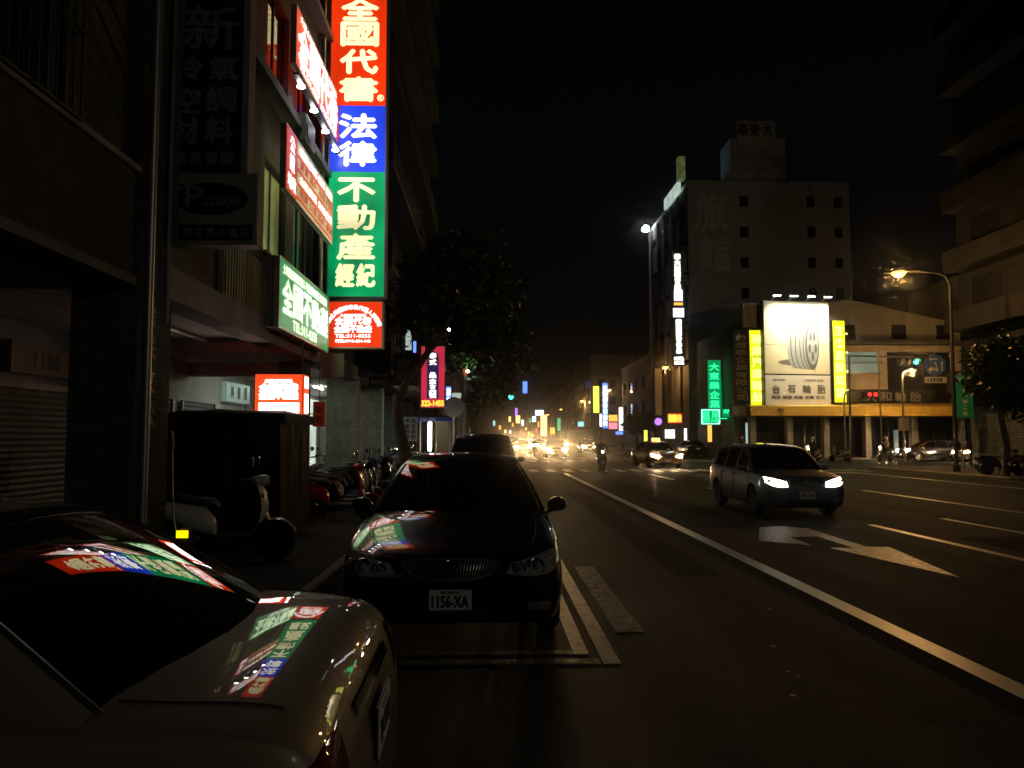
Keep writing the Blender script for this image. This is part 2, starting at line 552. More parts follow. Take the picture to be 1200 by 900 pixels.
class MB:
    def __init__(s):
        s.v, s.f = [], []

    def add(s, vs, fs):
        o = len(s.v)
        s.v += [tuple(x) for x in vs]
        s.f += [tuple(o + i for i in f) for f in fs]
        return s

    def box(s, x0, x1, y0, y1, z0, z1, mtx=None):
        vs = [Vector((x, y, z)) for z in (z0, z1) for y in (y0, y1) for x in (x0, x1)]
        if mtx is not None:
            vs = [mtx @ q for q in vs]
        return s.add(vs, [(0, 2, 3, 1), (4, 5, 7, 6), (0, 1, 5, 4), (1, 3, 7, 5), (3, 2, 6, 7), (2, 0, 4, 6)])

    def bbox(s, x0, x1, y0, y1, z0, z1, b=0.01):
        """box with chamfered vertical and horizontal edges"""
        rings = []
        for z, i in ((z0, b), (z0 + b, 0), (z1 - b, 0), (z1, b)):
            a0, a1, c0, c1 = x0 + i, x1 - i, y0 + i, y1 - i
            rings.append([Vector(q) for q in ((a0 + b, c0, z), (a1 - b, c0, z), (a1, c0 + b, z), (a1, c1 - b, z), (a1 - b, c1, z),
                                              (a0 + b, c1, z), (a0, c1 - b, z), (a0, c0 + b, z))])
        return s.rings(rings)

    def rings(s, rings, cap=True, closed=True):
        n = len(rings[0])
        vs = [q for r in rings for q in r]
        fs = []
        for i in range(len(rings) - 1):
            for j in range(n if closed else n - 1):
                k = (j + 1) % n
                fs.append((i * n + j, i * n + k, (i + 1) * n + k, (i + 1) * n + j))
        if cap:
            fs.append(tuple(range(n - 1, -1, -1)))
            fs.append(tuple((len(rings) - 1) * n + j for j in range(n)))
        return s.add(vs, fs)

    def tube(s, pts, rad, n=8, cap=True):
        pts = [Vector(q) for q in pts]
        if not isinstance(rad, (list, tuple)):
            rad = [rad] * len(pts)
        rings, up = [], None
        for i, q in enumerate(pts):
            t = (pts[min(i + 1, len(pts) - 1)] - pts[max(i - 1, 0)]).normalized()
            if up is None:
                up = Vector((0, 0, 1)) if abs(t.z) < 0.9 else Vector((1, 0, 0))
            a = t.cross(up).normalized()
            up = a.cross(t).normalized()
            rings.append([q + (a * math.cos(2 * math.pi * k / n) + up * math.sin(2 * math.pi * k / n)) * rad[i] for k in range(n)])
        return s.rings(rings, cap)

    def lathe(s, prof, n=20, axis='Z', c=(0, 0, 0)):
        c = Vector(c)
        rings = []
        for r, h in prof:
            ring = []
            for k in range(n):
                a = 2 * math.pi * k / n
                x, y = r * math.cos(a), r * math.sin(a)
                q = {'Z': (x, y, h), 'X': (h, x, y), 'Y': (x, h, y)}[axis]
                ring.append(c + Vector(q))
            rings.append(ring)
        return s.rings(rings)

    def grid(s, rows):
        n = len(rows[0])
        vs = [q for r in rows for q in r]
        fs = [(i * n + j, i * n + j + 1, (i + 1) * n + j + 1, (i + 1) * n + j) for i in range(len(rows) - 1) for j in range(n - 1)]
        return s.add(vs, fs)

    def poly(s, pts):
        return s.add(pts, [tuple(range(len(pts)))])

    def wall(s, u0, u1, z0, z1, holes, y0=0.0, y1=0.25):
        """a wall slab facing -y with rectangular openings (u0,u1,z0,z1)"""
        us = sorted({u0, u1} | {min(max(h[i], u0), u1) for h in holes for i in (0, 1)})
        zs = sorted({z0, z1} | {min(max(h[i], z0), z1) for h in holes for i in (2, 3)})
        for i in range(len(us) - 1):
            run = None
            for j in range(len(zs) - 1):
                cu, cz = (us[i] + us[i + 1]) / 2, (zs[j] + zs[j + 1]) / 2
                solid = not any(h[0] < cu < h[1] and h[2] < cz < h[3] for h in holes)
                if solid and run is None:
                    run = zs[j]
                if not solid and run is not None:
                    s.box(us[i], us[i + 1], y0, y1, run, zs[j])
                    run = None
            if run is not None:
                s.box(us[i], us[i + 1], y0, y1, run, zs[-1])
        return s

    def build_each(s, name, m, parent=None, smooth=False, angle=None):
        """every loose piece becomes an object of its own"""
        par = list(range(len(s.v)))

        def find(a):
            while par[a] != a:
                par[a] = par[par[a]]
                a = par[a]
            return a
        for f in s.f:
            for q in f[1:]:
                par[find(q)] = find(f[0])
        groups = {}
        for f in s.f:
            groups.setdefault(find(f[0]), []).append(f)
        out = []
        for fs in groups.values():
            ids = sorted({i for f in fs for i in f})
            mp = {a: k for k, a in enumerate(ids)}
            mb = MB()
            mb.v = [s.v[a] for a in ids]
            mb.f = [tuple(mp[i] for i in f) for f in fs]
            out.append(mb.build(name, m, parent, smooth, angle))
        return out

    def build(s, name, m, parent=None, smooth=False, angle=None, kind=None):
        me = bpy.data.meshes.new(name)
        me.from_pydata(s.v, [], s.f)
        if smooth:
            me.polygons.foreach_set('use_smooth', [True] * len(me.polygons))
            me.set_sharp_from_angle(angle=R(angle or 40))
        me.materials.append(MATS[m] if isinstance(m, str) else m)
        o = bpy.data.objects.new(name, me)
        COL.objects.link(o)
        if parent:
            o.parent = parent
        if kind:
            o['kind'] = kind
        return o


def thing(name, label, cat, loc=(0, 0, 0), rz=0.0, group=None):
    o = bpy.data.objects.new(name, None)
    o.empty_display_size = 0.1
    COL.objects.link(o)
    o.location = loc
    o.rotation_euler = (0, 0, rz)
    o['label'] = label
    o['category'] = cat
    if group:
        o['group'] = group
    return o


def tag(o, label, cat, group=None):
    o['label'] = label
    o['category'] = cat
    if group:
        o['group'] = group
    return o


KIDS = {}


def copy_tree(o, parent=None):
    c = o.copy()
    COL.objects.link(c)
    c.parent = parent
    for ch in list(o.children):
        copy_tree(ch, c)
    return c


def recolour(root, names, m):
    for ch in root.children_recursive:
        if ch.type == 'MESH' and ch.name.split('.')[0] in names:
            ch.material_slots[0].link = 'OBJECT'
            ch.material_slots[0].material = MATS[m]


def wipe(o):
    me = o.data
    bpy.data.objects.remove(o)
    if me and me.users == 0 and isinstance(me, bpy.types.Mesh):
        bpy.data.meshes.remove(me)


# ------------------------------------------------------------------ lettering
GLY = {}


def glyphs(s):
    if s not in GLY:
        c = bpy.data.curves.new('lettering_tmp', 'FONT')
        c.body = s
        c.resolution_u = 2
        o = bpy.data.objects.new('lettering_tmp', c)
        COL.objects.link(o)
        me = bpy.data.meshes.new_from_object(o.evaluated_get(bpy.context.evaluated_depsgraph_get()))
        vs = [(v.co.x, v.co.y) for v in me.vertices]
        fs = [tuple(p.vertices) for p in me.polygons]
        bpy.data.objects.remove(o)
        bpy.data.curves.remove(c)
        bpy.data.meshes.remove(me)
        GLY[s] = (vs, fs)
    return GLY[s]


def put_text(mb, s, cx, cz, w, h, y, bold=0.0, rot=0.0):
    vs, fs = glyphs(s)
    if not vs:
        return
    x0, x1 = min(q[0] for q in vs), max(q[0] for q in vs)
    z0, z1 = min(q[1] for q in vs), max(q[1] for q in vs)
    sx = w / max(1e-4, x1 - x0)
    sz = h / max(1e-4, z1 - z0)
    cr, sr = math.cos(rot), math.sin(rot)
    offs = [(0, 0)] if not bold else [(0, 0), (bold, 0), (-bold, 0), (0, bold), (0, -bold)]
    for k, (ox, oz) in enumerate(offs):
        pts = []
        for q in vs:
            a = (q[0] - (x0 + x1) / 2) * sx + ox
            b = (q[1] - (z0 + z1) / 2) * sz + oz
            pts.append((cx + a * cr - b * sr, y - k * 0.0012, cz + a * sr + b * cr))
        mb.add(pts, fs)


def text(parent, items, m, y, name='lettering', bold=0.0):
    """items: (string, centre x, centre z, width, height[, rotation])"""
    mb = MB()
    for it in items:
        put_text(mb, it[0], it[1], it[2], it[3], it[4], y, bold, it[5] if len(it) > 5 else 0.0)
    return mb.build(name, m, parent)


def light_box(name, label, loc, rz, w, h, d, face, frame='aluminium', border=0.03, cat='sign', group=None, bands=None, back=True):
    """sign cabinet: frame, acrylic face on -y; origin at its lower middle"""
    t = thing(name, label, cat, loc, rz, group)
    f = MB()
    x, b = w / 2, border
    f.box(-x, x, -d / 2 + 0.03, d / 2 - 0.03, b * 0.5, h - b * 0.5)
    for y0, y1 in ((-d / 2, -d / 2 + 0.028), (d / 2 - 0.028, d / 2)):
        f.box(-x - .002, x + .002, y0, y1, 0, b)
        f.box(-x - .002, x + .002, y0, y1, h - b, h)
        f.box(-x - .002, -x + b, y0, y1, b, h - b)
        f.box(x - b, x + .002, y0, y1, b, h - b)
    f.build('cabinet', frame, t)
    bands = bands or [(0, h, face)]
    for z0, z1, m in bands:
        z0, z1 = max(z0, b), min(z1, h - b)
        g = MB().box(-x + b, x - b, -d / 2 + 0.012, -d / 2 + 0.029, z0, z1)
        g.build('face', m, t)
        if back:
            MB().box(-x + b, x - b, d / 2 - 0.029, d / 2 - 0.012, z0, z1).build('back_face', m, t)
    return t


def column_text(s, cx, top, step, w, h):
    return [(ch, cx, top - step * (i + 0.5), w, h) for i, ch in enumerate(s)]


# ================================================================== THE SETTING
road = MB().poly([(-700, -120, 0), (700, -120, 0), (700, 1400, 0), (-700, 1400, 0)]).build('road', 'asphalt', kind='structure')


def strip(name, m, pts, z=0.0012):
    return MB().poly([(q[0], q[1], z) for q in pts]).build(name, m, road)


def rect(x0, x1, y0, y1):
    return [(x0, y0), (x1, y0), (x1, y1), (x0, y1)]


# resurfaced dark joint beside the long line, then the line itself
strip('asphalt_joint', 'seal_coat', rect(3.10, 3.36, -4, 37), 0.0008)
strip('lane_line', WHITE_PAINT, rect(3.33, 3.52, -4, 36.6), 0.0016)
strip('bay_line', BAY_PAINT, rect(0.82, 0.95, 5.86, 12.0))
strip('bay_line', BAY_PAINT, rect(0.63, 0.745, 6.12, 12.0))
strip('bay_line', WORN_PAINT, rect(-1.6, 0.80, 5.86, 6.0))
strip('bay_line', WORN_PAINT, rect(-1.5, 0.62, 6.12, 6.24))
strip('worn_patch', WORN_PAINT, rect(1.06, 1.30, 6.8, 10.2))
for x, spans in ((7.06, ((8.6, 14.9), (20, 26), (31, 36))), (9.06, ((8.5, 16.0), (22, 30))), (11.5, ((16.8, 24.6), (30, 36))), (17.0, ((-2, 37),))):
    for a, b in spans:
        strip('lane_line', WHITE_PAINT, rect(x, x + 0.15, a, b))
for i in range(22):                       # zebra crossing before the junction
    x = 0.2 + i * 0.86
    strip('crossing_stripe', WORN_PAINT, rect(x, x + 0.42, 38.4, 41.2))
strip('stop_line', WHITE_PAINT, rect(10.2, 17.0, 36.6, 37.0))
for i in range(22):
    x = 0.2 + i * 0.86
    strip('crossing_stripe', WORN_PAINT, rect(x, x + 0.42, 54.5, 57.5))
for y0 in (60, 72, 84, 96, 110, 124, 140, 160):
    for x in (3.4, 7.06, 10.6, 14.0):
        strip('lane_line', WHITE_PAINT, rect(x, x + 0.15, y0, y0 + 5))
# straight-ahead and turn arrow, pointing at the viewer
strip('arrow_marking', ARROW_PAINT, [gnd(*q)[:2] for q in ((1126, 677), (1042, 641), (1016, 641), (946, 619), (912, 616.5), (890, 618), (889, 633.5), (951, 639), (926, 629.5), (957, 628.5), (1000, 642), (972, 642))], 0.0014)
# old trench repairs and a small valve cover
for x0_, x1_, y0_, y1_ in ((2.2, 2.75, 9.5, 24), (4.1, 5.0, 17, 30), (7.6, 8.8, 7.5, 13)):
    strip('trench_repair', 'tarmac_repair', rect(x0_, x1_, y0_, y1_), 0.0006)
# litter and flattened scraps on the tarmac
rs = random.Random(3)
for px, py in ((902, 714), (906, 757), (924, 787), (929, 815), (936, 793), (690, 600)):
    g = gnd(px, py)
    a = rs.uniform(0, 3)
    w = rs.uniform(.012, .03)
    MB().poly([(g.x + w * math.cos(a + k * 1.57) * (1 + .4 * (k % 2)), g.y + w * math.sin(a + k * 1.57), .0015) for k in range(4)]).build('litter_scrap', 'sign_cream', road)


def pavement(name, x0, x1, y0, y1, kerb_sides, h=0.13):
    p = MB().box(x0, x1, y0, y1, -0.05, h).build(name, 'pavement', kind='structure')
    for s in kerb_sides:
        k = MB()
        if s == 'E':
            k.bbox(x1 + .001, x1 + .15, y0, y1, -0.05, h + .004, .02)
        if s == 'W':
            k.bbox(x0 - .15, x0 - .001, y0, y1, -0.05, h + .004, .02)
        if s == 'S':
            k.bbox(x0, x1, y0 - .15, y0 - .001, -0.05, h + .004, .02)
        if s == 'N':
            k.bbox(x0, x1, y1 + .001, y1 + .15, -0.05, h + .004, .02)
        k.build('kerb', 'kerb_stone', p)
    return p


pavement('pavement_left', -9, -1.9, 4.6, 43, 'ES')
pavement('pavement_left_far', -9, -1.9, 56, 420, 'ES')
pavement('pavement_right', 19.7, 60, -30, 41.0, 'WN')
pavement('pavement_right_far', 19.7, 70, 58.5, 420, 'WS')

# ================================================================== LEFT BUILDINGS (arcades); local x = along the street, -y = towards the road
FX = -3.8


def lb(name, label, y0, cat='building', x=FX):
    return thing(name, label, cat, (x, y0, 0), R(90))


def shutter(parent, u0, u1, z0, z1, y, m='shutter_metal', name='roller_shutter'):
    rows = []
    n = int((z1 - z0) / 0.045)
    for i in range(n + 1):
        z = z0 + (z1 - z0) * i / n
        rows.append([Vector((u0, y - (0.018 if i % 2 else 0), z)), Vector((u1, y - (0.018 if i % 2 else 0), z))])
    s = MB().grid(rows).build(name, m, parent)
    b = MB().box(u0, u1, y - .03, y - .019, z0, z0 + .08)
    b.build('bottom_rail', 'metal_grey', s)
    MB().box(u0 - .06, u0 - .001, y - .06, y, z0, z1).box(u1 + .001, u1 + .06, y - .06, y, z0, z1).build_each('guide_rail', 'metal_grey', s)
    return s


def window(parent, u0, u1, z0, z1, pane='window_glass', frame='aluminium', y=0.12, mull=2, bars=False, sill=True):
    f = MB()
    t = 0.05
    f.box(u0, u1, y - .03, y + .03, z0, z0 + t).box(u0, u1, y - .03, y + .03, z1 - t, z1)
    f.box(u0, u0 + t, y - .03, y + .03, z0 + t, z1 - t).box(u1 - t, u1, y - .03, y + .03, z0 + t, z1 - t)
    for i in range(1, mull):
        x = u0 + (u1 - u0) * i / mull
        f.box(x - .025, x + .025, y - .03, y + .03, z0 + t, z1 - t)
    w = f.build('window', frame, parent)
    for i in range(mull):
        a, b = u0 + (u1 - u0) * i / mull, u0 + (u1 - u0) * (i + 1) / mull
        MB().box(a + .026, b - .026, y - .006, y + .006, z0 + t, z1 - t).build('pane', pane, w)
    if bars:
        g = MB()
        k = int((u1 - u0) / .13)
        for i in range(k + 1):
            x = u0 + (u1 - u0) * i / k
            g.box(x - .008, x + .008, -.16, -.144, z0 - .05, z1 + .05)
        for z in (z0 - .05, (z0 + z1) / 2, z1 + .05):
            g.box(u0 - .02, u1 + .02, -.175, -.161, z - .01, z + .01)
            g.box(u0 - .02, u0, -.16, 0, z - .01, z + .01).box(u1, u1 + .02, -.16, 0, z - .01, z + .01)
        g.build('window_bars', 'metal_dark', w, kind='stuff')
    if sill:
        MB().box(u0 - .06, u1 + .06, -.08, y - .031, z0 - .06, z0 - .002).build('sill', 'concrete', w)
    return w


def ac_unit(parent, u, z, y=-.001):
    a = MB().bbox(u, u + .8, y - .32, y - .02, z, z + .55, .02).build('air_conditioner', 'sign_cream', parent)
    MB().lathe([(.0, y - .335), (.2, y - .335), (.22, y - .321), (.2, y - .325)], 16, 'Y', (u + .3, 0, z + .27)).build('fan_grille', 'metal_dark', a)


# ---- near tiled building
A = lb('tiled_building', 'dark brown tiled building with closed shutters at the left edge', 4.8)
wA = 4.2
w = MB().wall(0, 3.4, 4.4, 15, [(.3, 2.2, 4.5, 6.0), (.3, 2.2, 7.6, 9.2), (.3, 2.2, 10.8, 12.4)])
w.box(0, 3.4, .251, 8, 3.55, 15).build('wall', 'tile_grey', A)
par = MB().box(0, 3.48, -.10, .24, 3.3, 4.395).build('parapet', 'tile_brown', A)
MB().bbox(-.02, 3.49, -.14, .25, 4.397, 4.47, .015).build('coping', 'concrete', par)
MB().box(0, 3.48, -.13, .2, 3.2, 3.295).build('drip_edge', 'concrete_dark', par)
MB().box(0, 3.48, -.06, .24, 6.35, 7.4).build('parapet', 'tile_brown', A)
MB().box(0, 3.48, -.06, .24, 9.5, 10.6).build('parapet', 'tile_brown', A)
for z0 in (4.5, 7.6, 10.8):
    window(A, .3, 2.2, z0, z0 + 1.5, bars=True, sill=False)
MB().box(3.5, 4.19, -.12, .55, 0.13, 15).build('pilaster', 'tile_grey', A)
text(A, column_text('合民文公', 3.86, 3.15, .36, .24, .27), 'sign_letter_grey', -.128, 'painted_letters', .006)
MB().tube([(3.62, -.19, .2), (3.62, -.19, 15)], .05, 10).build('drain_pipe', 'metal_grey', A, True)
MB().tube([(4.12, -.18, 2.9), (4.12, -.18, 15)], .03, 8).build('drain_pipe', 'metal_grey', A, True)
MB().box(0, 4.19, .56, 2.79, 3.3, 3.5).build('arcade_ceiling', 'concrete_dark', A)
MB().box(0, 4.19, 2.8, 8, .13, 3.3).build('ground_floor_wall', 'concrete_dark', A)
shutter(A, .2, 1.9, .14, 2.5, 2.77)
shutter(A, 2.3, 4.1, .14, 2.5, 2.77)
sb = MB().box(.2, 4.1, 2.62, 2.78, 2.55, 3.1).build('fascia_board', 'sign_cream', A)
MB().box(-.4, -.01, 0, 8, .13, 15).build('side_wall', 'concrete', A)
for k in range(2):       # drooping cables
    MB().tube(catmull([Vector((2.4, -.16, 5.9 - k * .3)), Vector((3.0, -.2, 5.5 - k * .35)), Vector((3.5, -.17, 5.1 - k * .2))], 6), .014, 5).build('cable', 'metal_dark', A)

# ---- the agency building
B = lb('agency_building', 'concrete arcade building carrying the stacked lit agency signs', 9.0)
wB = 13.2
hol = []
for fl in range(4):
    z0 = 4.75 + fl * 3.1
    hol += [(4.2, 5.6, z0, z0 + 1.6), (6.2, 8.9, z0, z0 + 1.6), (9.6, 12.4, z0, z0 + 1.6), (.6, 3.0, z0, z0 + 1.6)]
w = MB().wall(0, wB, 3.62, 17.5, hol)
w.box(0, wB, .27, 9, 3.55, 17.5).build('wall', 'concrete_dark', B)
for i, h in enumerate(hol):
    window(B, *h, pane='window_lit' if i in (0,) else 'window_glass', frame='metal_dark', mull=2 if h[1] - h[0] < 2 else 4)
MB().box(0, wB, -.12, .26, 3.22, 3.60).build('fascia_beam', 'concrete', B)
MB().box(0, wB, .261, 2.99, 3.30, 3.48).build('arcade_ceiling', 'ceiling_paint', B)
for u in (9.0,):
    MB().box(u, u + .3, .262, 2.98, 3.02, 3.298).build('ceiling_beam', 'ceiling_paint', B)
MB().box(0, wB, 3.0, 9, .13, 3.5).build('ground_floor_wall', 'plaster', B)
MB().box(.05, .5, 0.0, .5, .13, 3.21).build('column', 'tile_grey', B)
for u in (7.6,):
    MB().box(u, u + .5, .05, .6, .13, 3.21).build('column', 'tile_grey', B)
shutter(B, 2.0, 4.5, .14, 2.35, 2.97)
shutter(B, 5.3, 8.0, .14, 2.45, 2.97)
shutter(B, 8.6, 10.6, .14, 2.45, 2.97)
s1 = MB().box(2.2, 5.0, 2.86, 2.98, 2.55, 3.0).build('shop_board', 'plaster_warm', B)
text(s1, [('1186', 3.1, 2.78, .7, .24)], 'sign_letter_brown', 2.852, 'lettering', .01)
s2 = MB().box(11.2, 13.1, 2.84, 2.98, 2.55, 3.05).build('shop_board', 'shop_mint', B)
text(s2, [('美', 11.6, 2.80, .24, .3), ('髮', 12.15, 2.80, .24, .3), ('屋', 12.7, 2.80, .24, .3)], 'plate_ink', 2.832, 'lettering', .01)
dp = MB().box(2.0, 5.1, -.10, -.02, 3.62, 4.45).build('corrugated_panel', 'grime_panel', B)
pr = MB()
for i in range(26):
    pr.box(2.05 + i * .118, 2.09 + i * .118, -.125, -.101, 3.64, 4.43)
pr.build_each('rib', 'grime_panel', dp)
MB().tube([(.35, .9, 3.22), (4.2, .9, 3.22)], .022, 6).build('conduit', 'metal_grey', B)
for u, yy in ((10.0, 1.30), (10.0, 1.42)):
    tb = MB().box(u, u + 1.2, yy - .02, yy + .02, 3.20, 3.24).build('ceiling_tube', 'tube_white', B)
    MB().box(u - .05, u + 1.25, yy - .05, yy + .05, 3.241, 3.298).build('tube_fitting', 'white_sign', tb)
for u, z in ((5.7, 7.85), (9.0, 7.85), (12.5, 11.0), (3.1, 10.9)):
    ac_unit(B, u, z - .65)
MB().tube([(8.15, -.1, 3.7), (8.15, -.1, 17.4)], .05, 8).build('drain_pipe', 'metal_grey', B, True)
MB().box(0, wB, -.25, .0, 7.4, 7.55).build('ledge', 'concrete', B)
MB().box(0, wB, -.25, .0, 10.5, 10.65).build('ledge', 'concrete', B)
MB().box(0, wB, -.25, .0, 13.6, 13.75).build('ledge', 'concrete', B)

# ---- pale tiled apartment building with balconies up to the junction
C = lb('balcony_building', 'tall tiled building with stacked balconies behind the tall colourful sign', 22.3)
wC = 20.5
hol = []
for fl in range(9):
    z0 = 4.6 + fl * 3.05
    for u in (1.2, 5.0, 9.0, 13.0, 17.0):
        hol.append((u, u + 2.4, z0, z0 + 1.7))
w = MB().wall(0, wC, 3.4, 31, hol)
w.box(0, wC, .27, 10, 3.4, 31).build('wall', 'tile_dark', C)
for i, h in enumerate(hol):
    if i < 30:
        window(C, *h, pane='window_lit' if i in (-3,) else 'window_glass', mull=2, sill=False)
for fl in range(9):
    z0 = 3.45 + fl * 3.05
    bal = MB().box(.4, wC - .3, -.95, -.001, z0, z0 + .14).build('balcony', 'concrete_dark', C)
    MB().box(.4, wC - .3, -.95, -.83, z0 + .141, z0 + .95).box(.4, .52, -.829, -.002, z0 + .141, z0 + .95).build('balcony_wall', 'tile_dark', bal)
    for u in (5.2, 10.6, 15.8):
        MB().box(u, u + .12, -.828, -.002, z0 + .141, z0 + .9).build('divider', 'tile_dark', bal)
for u in (0.02, 5.6, 10.8, 16.0, 19.9):
    MB().box(u, u + .6, .0 if u > 1 else -.06, .78, .13, 3.38).build('column', 'tile_green' if u < 6 else 'tile_grey', C)
MB().box(0, wC, .79, 2.99, 3.25, 3.39).build('arcade_ceiling', 'ceiling_paint', C)
MB().box(0, wC, 3.0, 10, .13, 3.4).build('ground_floor_wall', 'plaster', C)
shutter(C, 9.4, 11.9, .14, 2.5, 2.97, 'shutter_pale')
shutter(C, 14.6, 17.6, .14, 2.5, 2.97)
s3 = MB().box(3.2, 8.8, 2.82, 2.98, 2.55, 3.05).build('shop_board', 'shop_white', C)
dr = MB().box(6.6, 7.2, 2.93, 2.985, .14, 2.5).build('shop_door', 'poster_orange', C)
MB().box(7.3, 8.7, 2.94, 2.985, .5, 2.5).build('shop_window', 'shop_white', C)
MB().box(5.2, 6.5, 2.94, 2.985, .5, 2.5).build('shop_window', 'shop_white', C)
MB().box(7.28, 7.5, 2.90, 2.939, .2, 1.4).build('shop_poster', 'blue_sign', C)
for u, yy in ((2.2, 1.6), (6.6, 1.6), (12.0, 1.6)):
    tb = MB().box(u, u + 1.2, yy - .03, yy + .03, 3.17, 3.22).build('ceiling_tube', 'tube_white', C)
    MB().box(u - .05, u + 1.25, yy - .06, yy + .06, 3.221, 3.248).build('tube_fitting', 'white_sign', tb)

# ---- beyond the junction on the left: lower blocks, mostly behind the trees
for i, (y0, L, hgt, m, lab) in enumerate(((57, 22, 13.5, 'wall_far_dark', 'dark low block just past the junction on the left, behind the trees'),
                                          (80, 30, 11, 'wall_far', 'pale low block on the left far down the street'),
                                          (112, 46, 16, 'wall_far_dark', 'dark mid-rise block farthest down the left side'))):
    b = lb('street_block', lab, y0, 'building')
    hol = []
    for fl in range(int((hgt - 4.5) / 3.2)):
        for k in range(int(L / 4.4)):
            hol.append((1 + k * 4.2, 3.4 + k * 4.2, 4.6 + fl * 3.2, 6.2 + fl * 3.2))
    MB().wall(0, L, 3.6, hgt, hol).box(0, L, .27, 9, .1, hgt).build('wall', m, b)
    MB().box(0, L, -.3, -.001, 3.3, 3.6).build('canopy', 'concrete', b)
    MB().bbox(-.05, L + .05, -.05, 9, hgt + .002, hgt + .4, .05).build('roof_edge', 'concrete_dark', b)
    for h in hol:
        MB().box(*h[:2], .13, .16, *h[2:]).build('window', 'window_glass', b)
    shutter(b, .5, L - .5, .14, 3.0, .25)

# ================================================================== RIGHT BUILDINGS
# ---- near right apartment block: local frame rotated so that -y faces the road (-X)
RB = thing('apartment_tower', 'tall dark apartment block with long balcony bands at upper right', 'building', (24.4, 40.5, 0), R(-90))
LR = 40
hol = []
for fl in range(10):
    for k in range(9):
        hol.append((1.2 + k * 4.3, 3.6 + k * 4.3, 5.0 + fl * 3.1, 6.6 + fl * 3.1))
MB().wall(0, LR, 3.8, 36, hol).box(0, LR, .27, 14, .13, 36).build('wall', 'tile_dark', RB)
for i, h in enumerate(hol):
    if h[0] < 22:
        window(RB, *h, pane='window_glass', frame='metal_dark', mull=2, sill=False)
for fl in range(10):
    z0 = 3.9 + fl * 3.1
    bal = MB().box(.5, LR, -1.1, -.001, z0, z0 + .16).build('balcony', 'tile_dark', RB)
    MB().box(.5, LR, -1.1, -.96, z0 + .161, z0 + 1.05).box(.5, .64, -.959, -.002, z0 + .161, z0 + 1.05).build('balcony_wall', 'tile_dark', bal)
bl = MB().lathe([(.02, 0), (.09, .04), (.09, .12), (.03, .16)], 10, c=(4.2, -.5, 16.4))
bl.build('porch_lamp', 'lamp_white', RB)
shutter(RB, .8, 12, .14, 3.2, -.002)
shutter(RB, 13, 26, .14, 3.2, -.002)

# ---- tyre shop on the far corner, facing the cross street
TS = thing('tyre_shop', 'gabled corrugated tyre shop with yellow canopy on the far corner', 'building', (0, 60.0, 0), 0)
X0, X1 = 19.4, 36.5
gab = [(X0, 10.6), (27.6, 12.3), (X1, 10.4)]
bmf = MB()
bmf.rings([[Vector((X0, y, 4.0)), Vector((X1, y, 4.0)), Vector((X1, y, 10.4)), Vector((27.6, y, 12.3)), Vector((X0, y, 10.6))] for y in (.3, 14)])
bmf.build('wall', 'wall_far_dark', TS)
cg = MB()
n = 70
cols = []
for i in range(n * 2 + 1):
    x = 25.6 + (X1 - 25.6) * i / (n * 2)
    zt = 12.3 + (x - 27.6) / (X1 - 27.6) * (10.4 - 12.3) if x > 27.6 else 10.6 + (x - X0) / (27.6 - X0) * 1.7
    y = .22 + (.06 if i % 2 else 0)
    cols.append([Vector((x, y, 9.0)), Vector((x, y, zt))])
cgo = cg.grid(cols).build('corrugated_cladding', 'corrugated', TS)
for x in (26.9, 30.9, 34.4):
    f = MB().box(x, x + 1.1, .12, .215, 9.2, 10.3).build('window', 'frame_black', TS)
    MB().box(x + .08, x + 1.02, .10, .119, 9.28, 10.22).build('pane', 'window_glass', f)
MB().box(26.5, X1, -.9, .2, 8.75, 8.9).build('ledge', 'concrete_dark', TS)
bw = MB().wall(25.6, X1, 4.0, 8.7, [(26.6, 29.8, 6.5, 8.2), (30.4, 35.4, 4.6, 8.2)], .05, .28).build('front_wall', 'plaster_warm', TS)
MB().box(26.6, 29.8, .2, .24, 6.5, 8.2).build('window', 'shop_mint', TS)
MB().box(30.4, 35.4, .2, .24, 4.6, 8.2).build('window', 'window_glass', TS)
MB().box(26.4, 29.9, -.35, .045, 7.3, 7.38).box(26.4, 29.9, -.35, .045, 6.5, 6.58).build_each('balcony_rail', 'metal_grey', TS)
cb = MB().box(26.2, 35.0, -.28, .04, 4.3, 5.3).build('shop_board', 'sign_black', TS)
text(cb, [(c, 28.9 + i * 1.15, 4.75, .85, .72) for i, c in enumerate('大和輪胎')], 'sign_cream', -.29, 'lettering', .02)
cr_ = MB().rings([[Vector((26.5 + 3.8 * k / 12, -.31, 5.32 + .75 * math.sin(math.pi * min(1, (k / 12) ** .8 * 1.02)) * (1 if k not in (0, 12) else 0.02))) for k in range(13)] + [Vector((30.3, -.31, 5.31)), Vector((26.5, -.31, 5.31))],
                  [Vector((26.5 + 3.8 * k / 12, -.20, 5.32 + .75 * math.sin(math.pi * min(1, (k / 12) ** .8 * 1.02)) * (1 if k not in (0, 12) else 0.02))) for k in range(13)] + [Vector((30.3, -.20, 5.31)), Vector((26.5, -.20, 5.31))]])
cr_.build('painted_car_panel', 'plaster_warm', TS)
can = MB()
can.rings([[Vector((x, -2.0, 3.25)), Vector((x, -1.95, 3.95)), Vector((x, .02, 4.28)), Vector((x, .02, 3.25))] for x in (X0 - .3, X1)])
can.build('canopy', 'canopy_yellow', TS)
for x in (19.6, 22.4, 25.2, 28.4, 32.0, 35.6):
    MB().box(x, x + .45, -.3, .3, .13, 3.24).build('column', 'plaster', TS)
MB().box(X0, X1, 3.0, 14, .13, 3.24).build('ground_floor_wall', 'wall_far_dark', TS)
for a, b in ((20.3, 22.2), (23, 25), (25.9, 28.2), (29, 31.8), (32.6, 35.4)):
    shutter(TS, a, b, .14, 2.9, 2.97)
